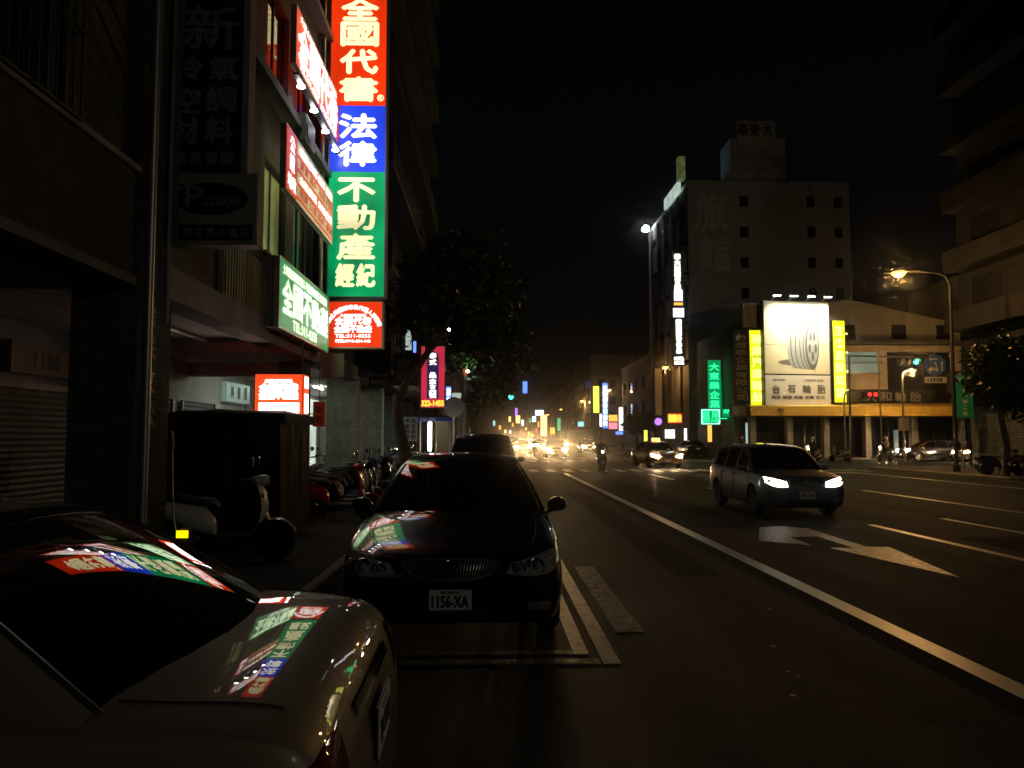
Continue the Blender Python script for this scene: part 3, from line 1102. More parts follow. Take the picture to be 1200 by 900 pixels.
MB().box(31.0, 31.3, .5, .6, .3, 2.2).build('door_light', 'shop_mint', TS)
MB().box(19.2, 22.3, -.4, .25, 10.0, 11.9).build('roof_cabin', 'plaster', TS)

# ---- hotel tower
HT = thing('hotel_tower', 'tall pale hotel tower with small square windows behind the tyre shop', 'building', (0, 79.0, 0), 0)
hx0, hx1 = 20.0, 36.6
hol = []
for fl in range(7):
    for x in (25.3, 32.2, 35.0):
        hol.append((x, x + .85, 6.5 + fl * 3.15 - .3, 7.3 + fl * 3.15))
MB().wall(hx0, hx1, .1, 27.8, hol, 0, .3).box(hx0, hx1, .31, 20, .1, 27.8).build('wall', 'wall_hotel', HT)
for h in hol:
    f = MB().box(h[0], h[1], .18, .24, h[2], h[3]).build('window', 'window_glass', HT)
    MB().box(h[0] - .08, h[1] + .08, -.1, -.001, h[2] - .14, h[2] - .03).build('sill', 'wall_hotel', f)
ph = MB().box(24.9, 30.7, 1.5, 5, 27.802, 32.8).build('penthouse', 'wall_hotel', HT)
rsn = MB().box(25.6, 29.6, 1.2, 1.42, 32.7, 34.6).build('roof_sign', 'wall_hotel', HT)
text(rsn, [('大', 28.8, 33.6, 1.0, 1.3), ('東', 27.4, 33.6, 1.0, 1.3), ('華', 26.2, 33.6, 1.0, 1.3)], 'wall_far_dark', 1.18, 'lettering', .06)
text(HT, [('HOTEL', 27.9, 28.6, 4.6, .95)], 'hotel_letter', 1.44, 'hotel_letters', .05)
text(HT, [('旅', 22.3, 24.6, 3.3, 4.0), ('館', 22.6, 20.2, 3.3, 3.4)], 'hotel_letter', -.06, 'wall_letters', .10)
MB().lathe([(.0, 0), (1.7, 0), (1.5, .7), (.8, 1.1), (.0, 1.2)], 18, c=(22.8, 4, 27.803)).build('roof_dome', 'wall_hotel', HT, True)
# darker stair tower of the hotel, with its lit roof letters
ST = thing('dark_tower', 'narrow black glass tower with vertical lit sign beside the hotel', 'building', (19.9, 97.0, 0), R(-90))
MB().box(0, 17.8, 0, 14, .1, 27.2).build('wall', 'wall_far_dark', ST)
for k in range(5):
    MB().box(.6 + k * 3.5, 1.1 + k * 3.5, -.25, -.001, 4, 27.0).build('fin', 'concrete_dark', ST)
for z in (9, 13, 17, 21, 25):
    MB().box(.2, 17.6, -.12, -.001, z, z + .5).build('spandrel', 'window_glass', ST)
rl = MB().box(9, 16, -.35, -.1, 27.3, 28.5).build('roof_board', 'shop_white', ST)
MB().box(16.2, 17.2, -.6, .1, 28.2, 30.6).build('roof_board', 'window_lit', ST)
MB().lathe([(.05, 0), (.45, .2), (.45, .6), (.1, .9)], 12, c=(1.2, -.9, 26.8)).build('floodlight', 'lamp_white', ST)

# ---- the row further down the right side
row = [
    (60, 79, 0, 0, None, None),
    (98, 22, 11.5, 'wall_far_dark', 'dark shop block in the right row past the black tower', 19.9),
    (150, 30, 17.4, 'wall_pale', 'pale block with two rows of windows behind the vertical signs', 19.0),
    (184, 22, 12.0, 'wall_far_dark', 'low dark block after the pale block on the right', 19.9),
    (208, 60, 15.0, 'wall_far', 'long block near the far end of the right row', 19.9),
    (270, 90, 20.0, 'wall_far_dark', 'farthest dark block closing the right row', 19.9)]
for y0, L, hgt, m, lab, x0 in row[1:]:
    b = thing('street_block', lab, 'building', (x0, y0 + L, 0), R(-90))
    hol = []
    for fl in range(int((hgt - 4.8) / 3.2)):
        for k in range(int(L / 5)):
            hol.append((1.2 + k * 4.8, 3.8 + k * 4.8, 4.8 + fl * 3.2, 6.4 + fl * 3.2))
    MB().wall(0, L, 3.6, hgt, hol).box(0, L, .27, 14, .1, hgt).build('wall', m, b)
    MB().box(0, L, -.8, -.001, 3.3, 3.6).build('canopy', 'concrete', b)
    MB().bbox(-.1, L + .1, -.12, 14, hgt + .003, hgt + .6, .05).build('roof_edge', 'concrete', b)
    for h in hol:
        MB().box(*h[:2], .13, .16, *h[2:]).build('window', 'window_glass', b)
    ends = [(L + .001, .8 + 2.2 * k, 3.2 * fl) for k in range(4) for fl in range(int((hgt - 4.8) / 3.2))]
    for _, v, zz in ends:
        MB().box(L + .002, L + .05, v + .5, v + 1.7, 4.8 + zz, 6.2 + zz).build('end_window', 'window_glass', b)
    shutter(b, .5, L - .5, .14, 3.0, .25)
# blocks that close the view down the street and across it
for x0, x1, y, hgt, lab in ((2, 24, 520, 34, 'far dark tower block straight down the street'), (-30, -8, 480, 22, 'far dark block at the left end of the street'),
                            (34, 60, 500, 26, 'far dark block at the right end of the street')):
    b = thing('distant_block', lab, 'building', (0, y, 0), 0)
    MB().box(x0, x1, 0, 20, 0, hgt).build('wall', 'wall_far_dark', b)
    MB().bbox(x0 - .3, x1 + .3, -.3, 20.3, hgt + .01, hgt + 1, .1).build('roof_edge', 'concrete_dark', b)
# block east of the junction, behind right tree
CB = thing('corner_block', 'low dark block between the tyre shop and the tall tower', 'building', (38.5, 60, 0), 0)
MB().wall(0, 18, 3.4, 15, [(1 + k * 3.4, 2.8 + k * 3.4, 5 + f * 3.1, 6.6 + f * 3.1) for k in range(5) for f in range(3)]).box(0, 18, .3, 12, .1, 15).build('wall', 'wall_far', CB)
for k in range(5):
    for f in range(3):
        MB().box(1 + k * 3.4, 2.8 + k * 3.4, .15, .18, 5 + f * 3.1, 6.6 + f * 3.1).build('window', 'window_glass', CB)
MB().box(-1.9, 18, -1.6, -.001, 3.2, 3.5).build('canopy', 'concrete', CB)
shutter(CB, .4, 17.6, .14, 3.0, .28)


# ================================================================== SIGNS ON THE LEFT
def bracket(parent, x_from, zs, y=0.0, L=0.35):
    for z in zs:
        MB().box(x_from - L, x_from - .001, y - .025, y + .025, z - .025, z + .025).build('bracket', 'metal_dark', parent)


# tall tricolour blade sign: Y 17.6
TY = 17.6
zr, zb_, zg, z0 = at(420, 0, TY).z + .65, at(420, 127, TY).z, at(420, 204, TY).z, at(415, 350, TY).z
xl, xr = at(385.5, 250, TY).x, at(453, 250, TY).x
w = xr - xl
h = zr - z0
t = light_box('tall_blade_sign', 'tall lit vertical sign in red, blue and green sections above the small red sign', ((xl + xr) / 2, TY, z0), 0, w, h, .32, 'face_red',
              bands=[(zb_ - z0 + .002, h, 'face_red'), (zg - z0 + .002, zb_ - z0, 'face_blue'), (0, zg - z0, 'face_green')], border=.025, back=False)


def zl(py):
    return at(420, py, TY).z - z0


pxm = TY / F_PX
cw = 43 * pxm
items = [('全', .02, zl(15), cw, 26 * pxm), ('國', .02, zl(44), cw, 28 * pxm), ('代', .01, zl(76), cw, 28 * pxm), ('書', .01, zl(108), cw, 28 * pxm)]
text(t, items, 'letter_cream', -.158, bold=.028)
items = [('法', 0, zl(151), cw, 28 * pxm), ('律', 0, zl(183), cw, 28 * pxm)]
text(t, items, 'letter_white', -.158, bold=.026)
items = [('不', -.01, zl(225), cw, 27 * pxm), ('動', -.01, zl(257), cw, 28 * pxm), ('產', -.01, zl(291), cw, 30 * pxm),
         ('經', -.24, zl(324), cw * .47, 26 * pxm), ('紀', .22, zl(324), cw * .47, 26 * pxm)]
text(t, items, 'letter_cream', -.158, bold=.024)
text(t, [('®', .5, zl(118), .15, .15)], 'letter_cream', -.158, 'registered_mark', .006)
bracket(t, -w / 2, (.4, 2.5, 4.8, h - .4), L=.25)
MB().tube([(w / 2 + .03, -.1, 0), (w / 2 + .03, -.1, h)], .015, 6).build('edge_conduit', 'aluminium', t)

# small red arched sign
z0 = at(415, 409, 17.4).z
z1 = at(415, 354, 17.4).z
xl, xr = at(380.5, 380, 17.4).x, at(449.5, 380, 17.4).x
w, h = xr - xl, z1 - z0
t = light_box('red_arch_sign', 'small square red lit sign with an arch of white characters, under the tall sign', ((xl + xr) / 2, 17.4, z0), 0, w, h, .3, 'face_red', border=.022, back=False)
arc = '大昌土地登記專業代理人事務所'
items = []
for i, ch in enumerate(arc):
    a = R(160 - 140 * i / (len(arc) - 1))
    items.append((ch, .60 * math.cos(a), .34 + .56 * math.sin(a), .10, .10, a - R(90)))
text(t, items, 'letter_white', -.148, 'arched_lettering', .007)
items = [(c, -.30 + .20 * i, .60, .18, .155) for i, c in enumerate('全國代書')] + [(c, -.33 + .165 * i, .42, .15, .15) for i, c in enumerate('全國不動產')]
items += [('土地房屋買賣', 0, .72, .56, .05)]
text(t, items, 'letter_white', -.148, bold=.011)
text(t, [('TEL:311-0255', 0, .27, .76, .075), ('行動:0910-234-445', 0, .16, .76, .075)], 'letter_white', -.148, 'phone_numbers', .005)
bracket(t, -w / 2, (.2, h - .2), L=.25)


# wall signs on the agency building (face +X)
def wall_sign(name, label, X, ya, yb, z0, z1, face, d=.10, border=.03, **k):
    return light_box(name, label, (X, (ya + yb) / 2, z0), R(90), yb - ya, z1 - z0, d, face, border=border, **k)


t = wall_sign('green_wall_sign', 'green lit wall sign with white agency name and phone number', -3.5, 12.95, 16.95, 3.42, 4.62, 'face_green_wall')
items = [(c, -1.42 + .72 * i, .60, .66, .56) for i, c in enumerate('全國不動產')]
text(t, items, 'letter_green', -.046, bold=.03)
text(t, [('經', 1.76, .74, .2, .26), ('紀', 1.76, .44, .2, .26)], 'letter_green', -.046, bold=.012)
text(t, [('土地登記專業代理人‧不動產仲介經紀‧法律諮詢', .0, 1.03, 3.5, .17)], 'letter_green', -.046, 'small_lettering', .006)
text(t, [('TEL:311-0255', -.1, .17, 1.9, .17)], 'letter_green', -.046, 'phone_number', .01)
MB().box(-1.98, 1.98, .052, .245, .02, 1.18).build('housing', 'sign_cream', t)
t = wall_sign('price_list_sign', 'cream and red lit wall sign listing services, between red and green wall signs', -3.5, 13.2, 17.2, 5.80, 6.95, 'face_cream')
pn = MB().box(-1.97, -1.25, -.060, -.037, .03, 1.12).build('red_panel', 'face_red_soft', t)
items = column_text('公證', -1.62, 1.05, .32, .32, .28) + [('地政', -1.62, .22, .55, .25)]
text(t, items, 'letter_white', -.066, bold=.012)
rr = ['貸款 塗銷 繼承 贈與', '買賣 過戶 法拍 代標', '土地 測量 分割 鑑界', '租賃 公證 契約 撰寫']
for i, s in enumerate(rr):
    zc = .98 - .255 * i
    MB().box(-1.15, 1.9, -.056, -.037, zc - .125, zc - .085).build('red_rule', 'face_red_soft', t)
    text(t, [(s, .42, zc + .02, 2.9, .15)], 'letter_white' if i % 2 == 0 else 'letter_redline', -.054, bold=.008)
    if i % 2 == 0:
        MB().box(-.1, 1.2, -.050, -.037, zc - .07, zc + .10).build('red_block', 'face_red_soft', t)
t = wall_sign('red_wall_sign', 'topmost red lit wall sign with large white agency name', -3.45, 13.55, 17.45, 8.13, 9.22, 'face_red')
text(t, [(c, -1.35 + .9 * i, .56, .84, .62) for i, c in enumerate('全國代書')], 'letter_white', -.046, bold=.04)
text(t, [('大昌土地登記專業代理人事務所', 0, .98, 3.3, .13), ('TEL:311-0255  0910-234-445', 0, .13, 3.3, .13)], 'letter_white', -.046, 'small_lettering', .006)
arm = MB().box(-1.95, 1.95, -.10, .0, -.20, -.15).build('lamp_tray', 'metal_dark', t)
for k in range(4):
    x = -1.6 + k * 1.05
    MB().lathe([(.02, 0), (.06, -.02), (.075, -.06), (.0, -.07)], 10, c=(x, -.06, -.205)).build('down_lamp', 'lamp_white', arm)

# unlit black vertical sign and the oval sign below it
SY = 9.75
xl, xr = at(203, 100, SY).x, at(288, 100, SY).x
z0 = at(240, 203, SY).z
z1 = at(240, 0, SY).z + .9
w, h = xr - xl, z1 - z0
t = thing('black_blade_sign', 'unlit black vertical sign with dim grey characters over the oval sign', 'sign', ((xl + xr) / 2, SY, z0), 0)
MB().box(-w / 2, w / 2, -.10, .10, 0, h).build('board', 'sign_black', t)
MB().box(w / 2 + .001, w / 2 + .08, -.13, .13, -.05, h).box(-w / 2 - .05, -w / 2 - .001, -.12, .12, -.03, h).build('frame', 'sign_cream', t)
p = SY / F_PX
zc = lambda py: at(245, py, SY).z - z0
items = [('新', .04, zc(37), 62 * p, 52 * p), ('冷', -.22, zc(84), 33 * p, 28 * p), ('氣', .20, zc(84), 33 * p, 28 * p), ('空', -.23, zc(122), 30 * p, 30 * p),
         ('調', .18, zc(120), 34 * p, 30 * p), ('材', -.24, zc(157), 30 * p, 30 * p), ('料', .17, zc(157), 30 * p, 30 * p), ('維', .04, zc(-22), 60 * p, 46 * p)]
text(t, items, 'sign_letter_grey', -.103, bold=.012)
text(t, [(c, -.30 + .19 * i, zc(188), 13 * p, 14 * p) for i, c in enumerate('廠獻德國')], 'sign_letter_grey', -.103, 'small_lettering', .005)
MB().box(-w / 2 - .45, -w / 2 - .051, -.03, .03, .4, .46).box(-w / 2 - .45, -w / 2 - .051, -.03, .03, 2.2, 2.26).build_each('bracket', 'metal_dark', t)
xl, xr = at(198, 250, SY).x, at(305, 250, SY).x
z0, z1 = at(250, 289, SY).z, at(250, 206, SY).z
w, h = xr - xl, z1 - z0
t = thing('oval_logo_sign', 'unlit cream box sign with dark oval and script lettering', 'sign', ((xl + xr) / 2, SY + .02, z0), 0)
MB().bbox(-w / 2, w / 2, -.14, .14, 0, h, .015).build('cabinet', 'sign_cream', t)
ov = MB()
ov.add([(0.44 * math.cos(a * math.pi / 16), -.150, h * .63 + .20 * math.sin(a * math.pi / 16)) for a in range(32)] +
       [(0.44 * math.cos(a * math.pi / 16), -.139, h * .63 + .20 * math.sin(a * math.pi / 16)) for a in range(32)],
       [tuple(range(32))] + [(a, (a + 1) % 32, 32 + (a + 1) % 32, 32 + a) for a in range(32)])
ov.build('oval_panel', 'sign_black', t)
text(t, [('P', -.20, h * .66, .22, .26), ('assion', .12, h * .60, .44, .13)], 'sign_letter_grey', -.155, 'script_letters', .004)
MB().box(-w / 2 + .05, w / 2 - .05, -.149, -.139, .05, .24).build('lower_band', 'sign_black', t)
text(t, [(c, -.42 + .14 * i, .145, .10, .11) for i, c in enumerate('服飾世界人造花')], 'sign_letter_grey', -.154, 'small_lettering', .004)
MB().box(-w / 2 - .2, -w / 2 - .001, -.03, .03, h * .5, h * .5 + .06).build_each('bracket', 'metal_dark', t)
t = thing('letter_strip_sign', 'narrow pale vertical strip sign beside the oval sign', 'sign', (at(193, 265, 9.5).x, 9.5, at(193, 290, 9.5).z), 0)
MB().bbox(-.06, .06, -.05, .05, 0, .7, .01).build('board', 'sign_cream', t)
text(t, column_text('冷氣行', 0, .66, .2, .08, .1), 'plate_ink', -.053, bold=.004)

# hanging red box sign in the arcade
HY = 13.4
xl, xr = at(298, 460, HY).x, at(355, 460, HY).x
z0, z1 = at(325, 486, HY).z, at(325, 438, HY).z
w, h = xr - xl, z1 - z0
t = light_box('hanging_red_sign', 'glowing red box sign with white lettering hung above the covered stall', ((xl + xr) / 2, HY + .2, z0), 0, w, h, .40, 'face_red_hot', border=.012, back=True)
items = [(c, -.24 + .16 * i, h * .66, .15, .12) for i, c in enumerate('全國代書')] + [(c, -.26 + .13 * i, h * .47, .12, .11) for i, c in enumerate('全國不動產')]
text(t, items, 'letter_hot', -.205, bold=.014)
text(t, [('土地登記專業代理人', 0, h * .82, .46, .05)], 'letter_hot', -.205, 'small_lettering', .008)
gr = MB()
for i in range(9):
    for j in range(2):
        gr.box(-w / 2 + .08 + i * .075, -w / 2 + .145 + i * .075, -.205, -.189, .03 + j * .12, .03 + j * .12 + (.11 if j == 0 else .05))
gr.build_each('white_cell', 'letter_hot', t)
sf = MB().box(w / 2 + .003, w / 2 + .012, -.17, .17, .02, h - .02).build('side_face', 'face_red_hot', t)
MB().box(w / 2 + .013, w / 2 + .016, -.13, .13, h * .66, h * .94).box(w / 2 + .013, w / 2 + .016, -.13, .13, .03, h * .52).build_each('side_lettering', 'letter_hot', sf)
for x in (-w / 2 + .06, w / 2 - .06):
    MB().tube([(x, 0, h - .01), (x, 0, 3.3 - z0)], .012, 6).build('hanger_rod', 'metal_dark', t)

# brown board under the red arch sign, orange poster on the column, faint board behind the tree
t = thing('brown_board', 'plain brown board fixed under the small red arch sign', 'sign', (at(389, 428, 17.2).x, 17.3, at(389, 442, 17.2).z), 0)
MB().bbox(-.24, .24, -.03, .03, 0, .52, .006).build('board', 'plaster_warm', t)
MB().box(-.02, .02, .031, .3, .1, .14).build_each('bracket', 'metal_dark', t)
t = thing('orange_poster', 'small orange poster board hanging in the arcade beside the red box sign', 'poster', (at(374, 486, 16.0).x, 16.0, at(374, 500, 16).z), 0)
MB().bbox(-.12, .12, -.015, .015, 0, .5, .004).build('board', 'poster_orange', t)
text(t, column_text('出租', 0, .45, .2, .12, .13), 'sign_letter_brown', -.017, bold=.004)
MB().tube([(0, 0, .5), (0, 0, 3.21 - at(374, 500, 16).z)], .008, 5).build('hanger_rod', 'metal_dark', t)
t = thing('grey_notice_board', 'unlit grey board with dim characters behind the forked tree trunk', 'sign', (at(462, 432, 24).x, 24.0, at(462, 452, 24).z), 0)
MB().bbox(-.75, .75, -.05, .05, 0, 1.0, .01).build('board', 'concrete_dark', t)
text(t, [('古物', 0, .68, 1.0, .3), ('字畫', .0, .28, 1.0, .3)], 'sign_letter_grey', -.053, bold=.008)
MB().box(-1.9, -.751, -.03, .03, .4, .46).build_each('bracket', 'metal_dark', t)
t = thing('menu_board', 'white standing board with two columns of grey characters beside scooters', 'sign', (at(481, 500, 27).x, 27.0, .13), 0)
zb = at(481, 517, 27).z - .13
MB().bbox(-.23, .23, -.04, .04, zb, zb + .82, .01).build('board', 'white_sign', t)
text(t, column_text('便當快餐', -.1, zb + .78, .18, .13, .13) + column_text('冰茶飲料', .1, zb + .78, .18, .13, .13), 'concrete_dark', -.043, bold=.004)
MB().tube([(-.2, 0, 0), (-.2, 0, zb)], .015, 6).tube([(.2, 0, 0), (.2, 0, zb)], .015, 6).build_each('leg', 'metal_grey', t)

# pink sign with phone number
PY = 30.0
xl, xr = at(493.5, 440, PY).x, at(521.5, 440, PY).x
z0, z1 = at(507, 478, PY).z, at(507, 406, PY).z
w, h = xr - xl, z1 - z0
t = light_box('pink_blade_sign', 'pink lit vertical sign with navy panel and yellow number 322-1455', ((xl + xr) / 2, PY, z0), 0, w, h, .25, 'face_pink', border=.02)
nv = MB()
pts = [(-.22, .34), (.22, .34), (.22, h - .42), (.17, h - .28), (.08, h - .20), (-.08, h - .20), (-.17, h - .28), (-.22, h - .42)]
nv.rings([[Vector((a, y, b)) for a, b in pts] for y in (-.135, -.112)])
nv.build('navy_panel', 'face_navy', t)
text(t, column_text('泰式 桑拿五號', 0, h - .24, .247, .26, .21), 'letter_white', -.139, bold=.012)
text(t, [('322-1455', 0, .17, w * .92, .20)], 'letter_gold', -.128, 'phone_number', .012)
bracket(t, -w / 2, (.4, h - .4), L=1.3)


def small_sign(name, label, px0, px1, py0, py1, Y, m, d=.15, frame='metal_dark', rz=0.0, group=None, txts=None, tm='letter_white_far', bold=.01, post=None):
    a, b = at(px0, py1, Y), at(px1, py0, Y)
    t = thing(name, label, 'sign', ((a.x + b.x) / 2, Y, a.z), rz, group)
    w, h = b.x - a.x, b.z - a.z
    MB().box(-w / 2, w / 2, -d / 2 + .02, d / 2, 0, h).build('cabinet', frame, t)
    bd = min(.03, w * .05)
    MB().box(-w / 2 + bd, w / 2 - bd, -d / 2, -d / 2 + .019, bd, h - bd).build('face', m, t)
    if txts:
        n = len(txts)
        if h > w:
            st = (h - .1 * h) / n
            text(t, column_text(txts, 0, h * .95, st, w * .7, st * .8), tm, -d / 2 - .004, bold=bold)
        else:
            st = w * .9 / n
            text(t, [(c, -w * .45 + st * (i + .5), h * .5, st * .85, h * .7) for i, c in enumerate(txts)], tm, -d / 2 - .004, bold=bold)
    if post == 'L':
        MB().box(-w / 2 - 1.5, -w / 2 - .001, -.03, .03, h * .7, h * .7 + .06).build_each('bracket', 'metal_dark', t)
    if post == 'R':
        MB().box(w / 2 + .001, w / 2 + 2.0, -.04, .04, h * .7, h * .7 + .08).build_each('bracket', 'metal_dark', t)
    if post == 'G':
        MB().box(-.06, .06, -.06, .06, -a.z + .05, -.001).build('post', 'metal_dark', t)
    return t


small_sign('blue_sign', 'small blue lit sign just right of the pink number sign', 522.5, 529, 453, 476, 33, 'glow_blue', txts='按摩', post='L', bold=.006)
small_sign('pale_sign', 'small pale grey lit sign beside the blue sign under the trees', 529, 541, 460, 468, 34, 'shop_white', post='L')
small_sign('narrow_blue_sign', 'thin blue and white lit sign left of the pink sign behind branches', 484, 488, 400, 440, 34, 'glow_blue', post='L')
small_sign('lit_window_sign', 'warm cream lit panel behind the tree left of the pink sign', 475, 483, 378, 412, 36, 'shop_white', post='L')
t = thing('round_sign', 'pale round topped sign post under the trees', 'sign', (at(532, 480, 33).x, 33, .13), 0)
zz = at(532, 487, 33).z - .13
MB().tube([(0, 0, 0), (0, 0, zz)], .04, 8).build('post', 'metal_grey', t, True)
MB().lathe([(0, -.03), (.42, -.03), (.42, .03), (0, .03)], 24, 'Y', (0, -.07, zz + .35)).build('disc', 'concrete', t)
t = thing('lit_kiosk', 'small lit glass stall with a bright white tube under the pink sign', 'stall', (at(510, 520, 31).x - .3, 31.5, .13), 0)
MB().box(-.9, .9, -.4, .4, 0, .9).build('counter', 'aluminium', t)
MB().box(-.95, .95, -.45, .45, 2.15, 2.3).build('roof', 'blue_sign', t)
for x in (-.85, -.3, .3, .85):
    MB().box(x - .03, x + .03, -.40, -.34, .901, 2.149).build('post', 'aluminium', t)
MB().box(.02, .14, -.38, -.30, 1.0, 2.1).build('light_tube', 'tube_white', t)
text(t, [('冰品', 0, 2.22, .6, .12)], 'white_sign', -.455, bold=.005)
t = thing('flower_lamp', 'green lit potted bush on a tall post between the trees', 'plant', (at(545, 440, 34).x, 34.2, .13), 0)
zz = at(545, 440, 34).z - .13
MB().tube([(0, 0, 0), (0, 0, zz)], [.09, .07], 8).build('post', 'concrete', t, True)
MB().lathe([(.1, 0), (.16, .3), (.13, .3)], 12, c=(0, 0, zz)).build('pot', 'poster_orange', t)
fl = MB()
rf = random.Random(5)
for i in range(220):
    c = Vector((rf.gauss(0, .28), rf.gauss(0, .22), zz + .35 + abs(rf.gauss(.4, .3))))
    d1 = Vector((rf.uniform(-1, 1), rf.uniform(-1, 1), rf.uniform(-1, 1))).normalized() * .11
    d2 = d1.cross(Vector((rf.uniform(-1, 1), rf.uniform(-1, 1), 1))).normalized() * .05
    fl.add([c - d1, c + d2, c + d1, c - d2], [(0, 1, 2, 3)])
fl.build('leaves', mat('leaf_bright', (.12, .38, .05), .5), t)
lp = MB().lathe([(.0, -.06), (.07, -.03), (.07, .03), (0, .06)], 10, c=(.12, -.5, zz + .15)).build('spot_lamp', 'lamp_white', t)
# bare bulbs / fairy lights in the tree and on the balcony
for i, (px, py, Y, m, lab) in enumerate(((526, 386, 27, 'lamp_white', 'bright white bulb hanging in the tree crown'), (476, 335, 29, 'glow_amber', 'warm flower shaped lamp on the balcony by the tree'),
                                         (478, 345, 29, 'glow_amber', 'lower warm lamp on the balcony by the tree'))):
    q = at(px, py, Y)
    t = thing('bulb_lamp', lab, 'lamp', q, 0)
    MB().lathe([(.005, .07), (.04, .05), (.055, 0), (.04, -.04), (0, -.055)], 12).build('bulb', m, t, True)
    MB().tube([(0, 0, .07), (0, 0, .5)], .012, 6).build('cord', 'metal_dark', t)
t = thing('fairy_lights', 'short string of small white fairy lights in the tree crown', 'lights', at(545, 365, 28), 0)
for i, (px, py) in enumerate(((541, 354), (543, 357), (546, 361), (547, 366), (548, 370), (550, 374))):
    q = at(px, py, 28) - at(545, 365, 28)
    MB().lathe([(0, .03), (.028, 0), (0, -.03)], 8, c=q).build('bulb', 'glow_white', t)
MB().tube([at(px, py, 28) - at(545, 365, 28) for px, py in ((541, 353.5), (543, 357), (546, 361), (547, 366), (548, 370), (550, 374))], .006, 4).build('wire', 'metal_dark', t)

# ================================================================== SIGNS ON THE RIGHT
# tyre billboard in front of the shop
BY = 58.6
bl_, tr_ = at(894, 476, BY), at(974, 353, BY)
w, h = tr_.x - bl_.x, tr_.z - bl_.z
t = thing('tyre_billboard', 'huge white floodlit billboard showing a tyre on the tyre shop', 'billboard', ((bl_.x + tr_.x) / 2, BY, bl_.z), R(8))
mat('poster_paper', (.88, .82, .56), .6, var=.06, scale=.8)
mat('poster_paper2', (.90, .88, .78), .6, var=.06, scale=.8)
mat('print_grey', (.13, .135, .14), .6)
mat('print_pale', (.40, .41, .40), .6)
mat('print_shadow', (.22, .19, .14), .7)
zs = h * .30
MB().box(-w / 2, w / 2, .02, .5, 0, h).build('frame', 'metal_dark', t)
pb = MB().box(-w / 2 + .06, w / 2 - .06, -.02, .019, zs + .04, h - .05).build('poster', 'poster_paper', t)
MB().box(-w / 2 + .06, w / 2 - .06, -.02, .019, .06, zs - .06).build('lower_poster', 'poster_paper2', t)
# printed tyre
tx, tz, tw, th = w * .12, zs + (h - zs) * .40, w * .17, (h - zs) * .33


def disc(mb, cx, cz, rx, rz_, y, n=28, a0=0.0):
    mb.poly([(cx + rx * math.cos(a0 + 2 * math.pi * k / n), y, cz + rz_ * math.sin(a0 + 2 * math.pi * k / n)) for k in range(n)])


q = MB()
disc(q, tx - tw * .9, tz - th * .72, tw * 1.5, th * .13, -.024)
q.build('printed_shadow', 'print_shadow', pb)
q = MB()
band = [(tx - tw * 1.1 + .0, tz + th * .7)]
L = []
for k in range(15):
    a = R(90 + 180 * k / 14)
    L.append((tx - tw * 1.05 + tw * .55 * math.cos(a), -.028, tz + th * .93 * math.sin(a)))
for k in range(15):
    a = R(270 - 180 * k / 14)
    L.append((tx + tw * .62 + tw * .6 * math.cos(a), -.028, tz + th * math.sin(a)))
q.poly(L)
q.build('printed_tread', 'print_pale', pb)
q = MB()
for j, o in enumerate((-.75, -.35, .05, .35)):
    L = []
    for k in range(17):
        a = R(95 + 170 * k / 16)
        L.append(Vector((tx + tw * o + tw * .57 * math.cos(a), -.031, tz + th * .97 * math.sin(a))))
    L2 = [p_ + Vector((tw * .09, 0, 0)) for p_ in L]
    q.grid([L, L2])
q.build_each('printed_groove', 'print_grey', pb)
q = MB()
disc(q, tx + tw * .62, tz, tw * .62, th, -.034)
q.build('printed_sidewall', 'print_grey', pb)
q = MB()
disc(q, tx + tw * .66, tz, tw * .50, th * .82, -.037)
q.build('printed_rim_edge', 'print_pale', pb)
q = MB()
for k in range(5):
    a = R(90 + 72 * k + 36)
    cx, cz = tx + tw * .66 + tw * .28 * math.cos(a), tz + th * .45 * math.sin(a)
    disc(q, cx, cz, tw * .12, th * .2, -.040, 10)
q.build_each('printed_rim_hole', 'print_grey', pb)
q = MB()
q.box(w * .26, w * .265, -.026, -.021, zs + .1, h - .1).box(-w / 2 + .1, w / 2 - .1, -.026, -.021, tz - .02, tz).build_each('panel_joint', 'print_shadow', pb)
text(t, [('台', -w * .33, zs * .52, w * .11, zs * .26), ('石', -w * .10, zs * .54, w * .11, zs * .22), ('輪', w * .13, zs * .54, w * .12, zs * .26), ('胎', w * .35, zs * .54, w * .12, zs * .28)], 'print_grey', -.026, 'lettering', .02)
text(t, [('www.', -w * .28, zs * .82, w * .2, zs * .06), ('.com.tw', w * .24, zs * .82, w * .3, zs * .07)], 'print_grey', -.026, 'web_address', .006)
text(t, [('輪胎 鋁圈 底盤 避震 定位', .0, zs * .28, w * .80, zs * .10)], 'print_grey', -.026, 'service_line', .01)
for k, x in enumerate((-w * .38, -w * .13, w * .13, w * .38)):
    a = MB().tube([(x, -.02, h - .02), (x, -.9, h + .25)], .03, 6).build('lamp_arm', 'metal_grey', t)
    MB().box(x - .3, x + .3, -1.1, -.85, h + .2, h + .34).build('floodlight', 'metal_grey', a)
    MB().box(x - .26, x + .26, -1.06, -.89, h + .17, h + .198).build('flood_lens', 'lamp_white', a)
for k, x in enumerate((-w * .3, w * .1)):
    MB().box(x - .2, x + .2, -.5, -.3, -.35, -.2).build('lower_floodlight', 'metal_grey', t)
L_ = bpy.data.lights.new('billboard_flood', 'AREA')
L_.shape = 'RECTANGLE'
L_.size, L_.size_y = w * .85, .15
L_.energy = 500
L_.color = (1.0, .93, .66)
lo = bpy.data.objects.new('billboard_flood', L_)
COL.objects.link(lo)
lo.parent = t
lo.location = (w * .08, -1.0, h + .12)
lo.rotation_euler = (R(26), 0, 0)
L_.spread = R(95)

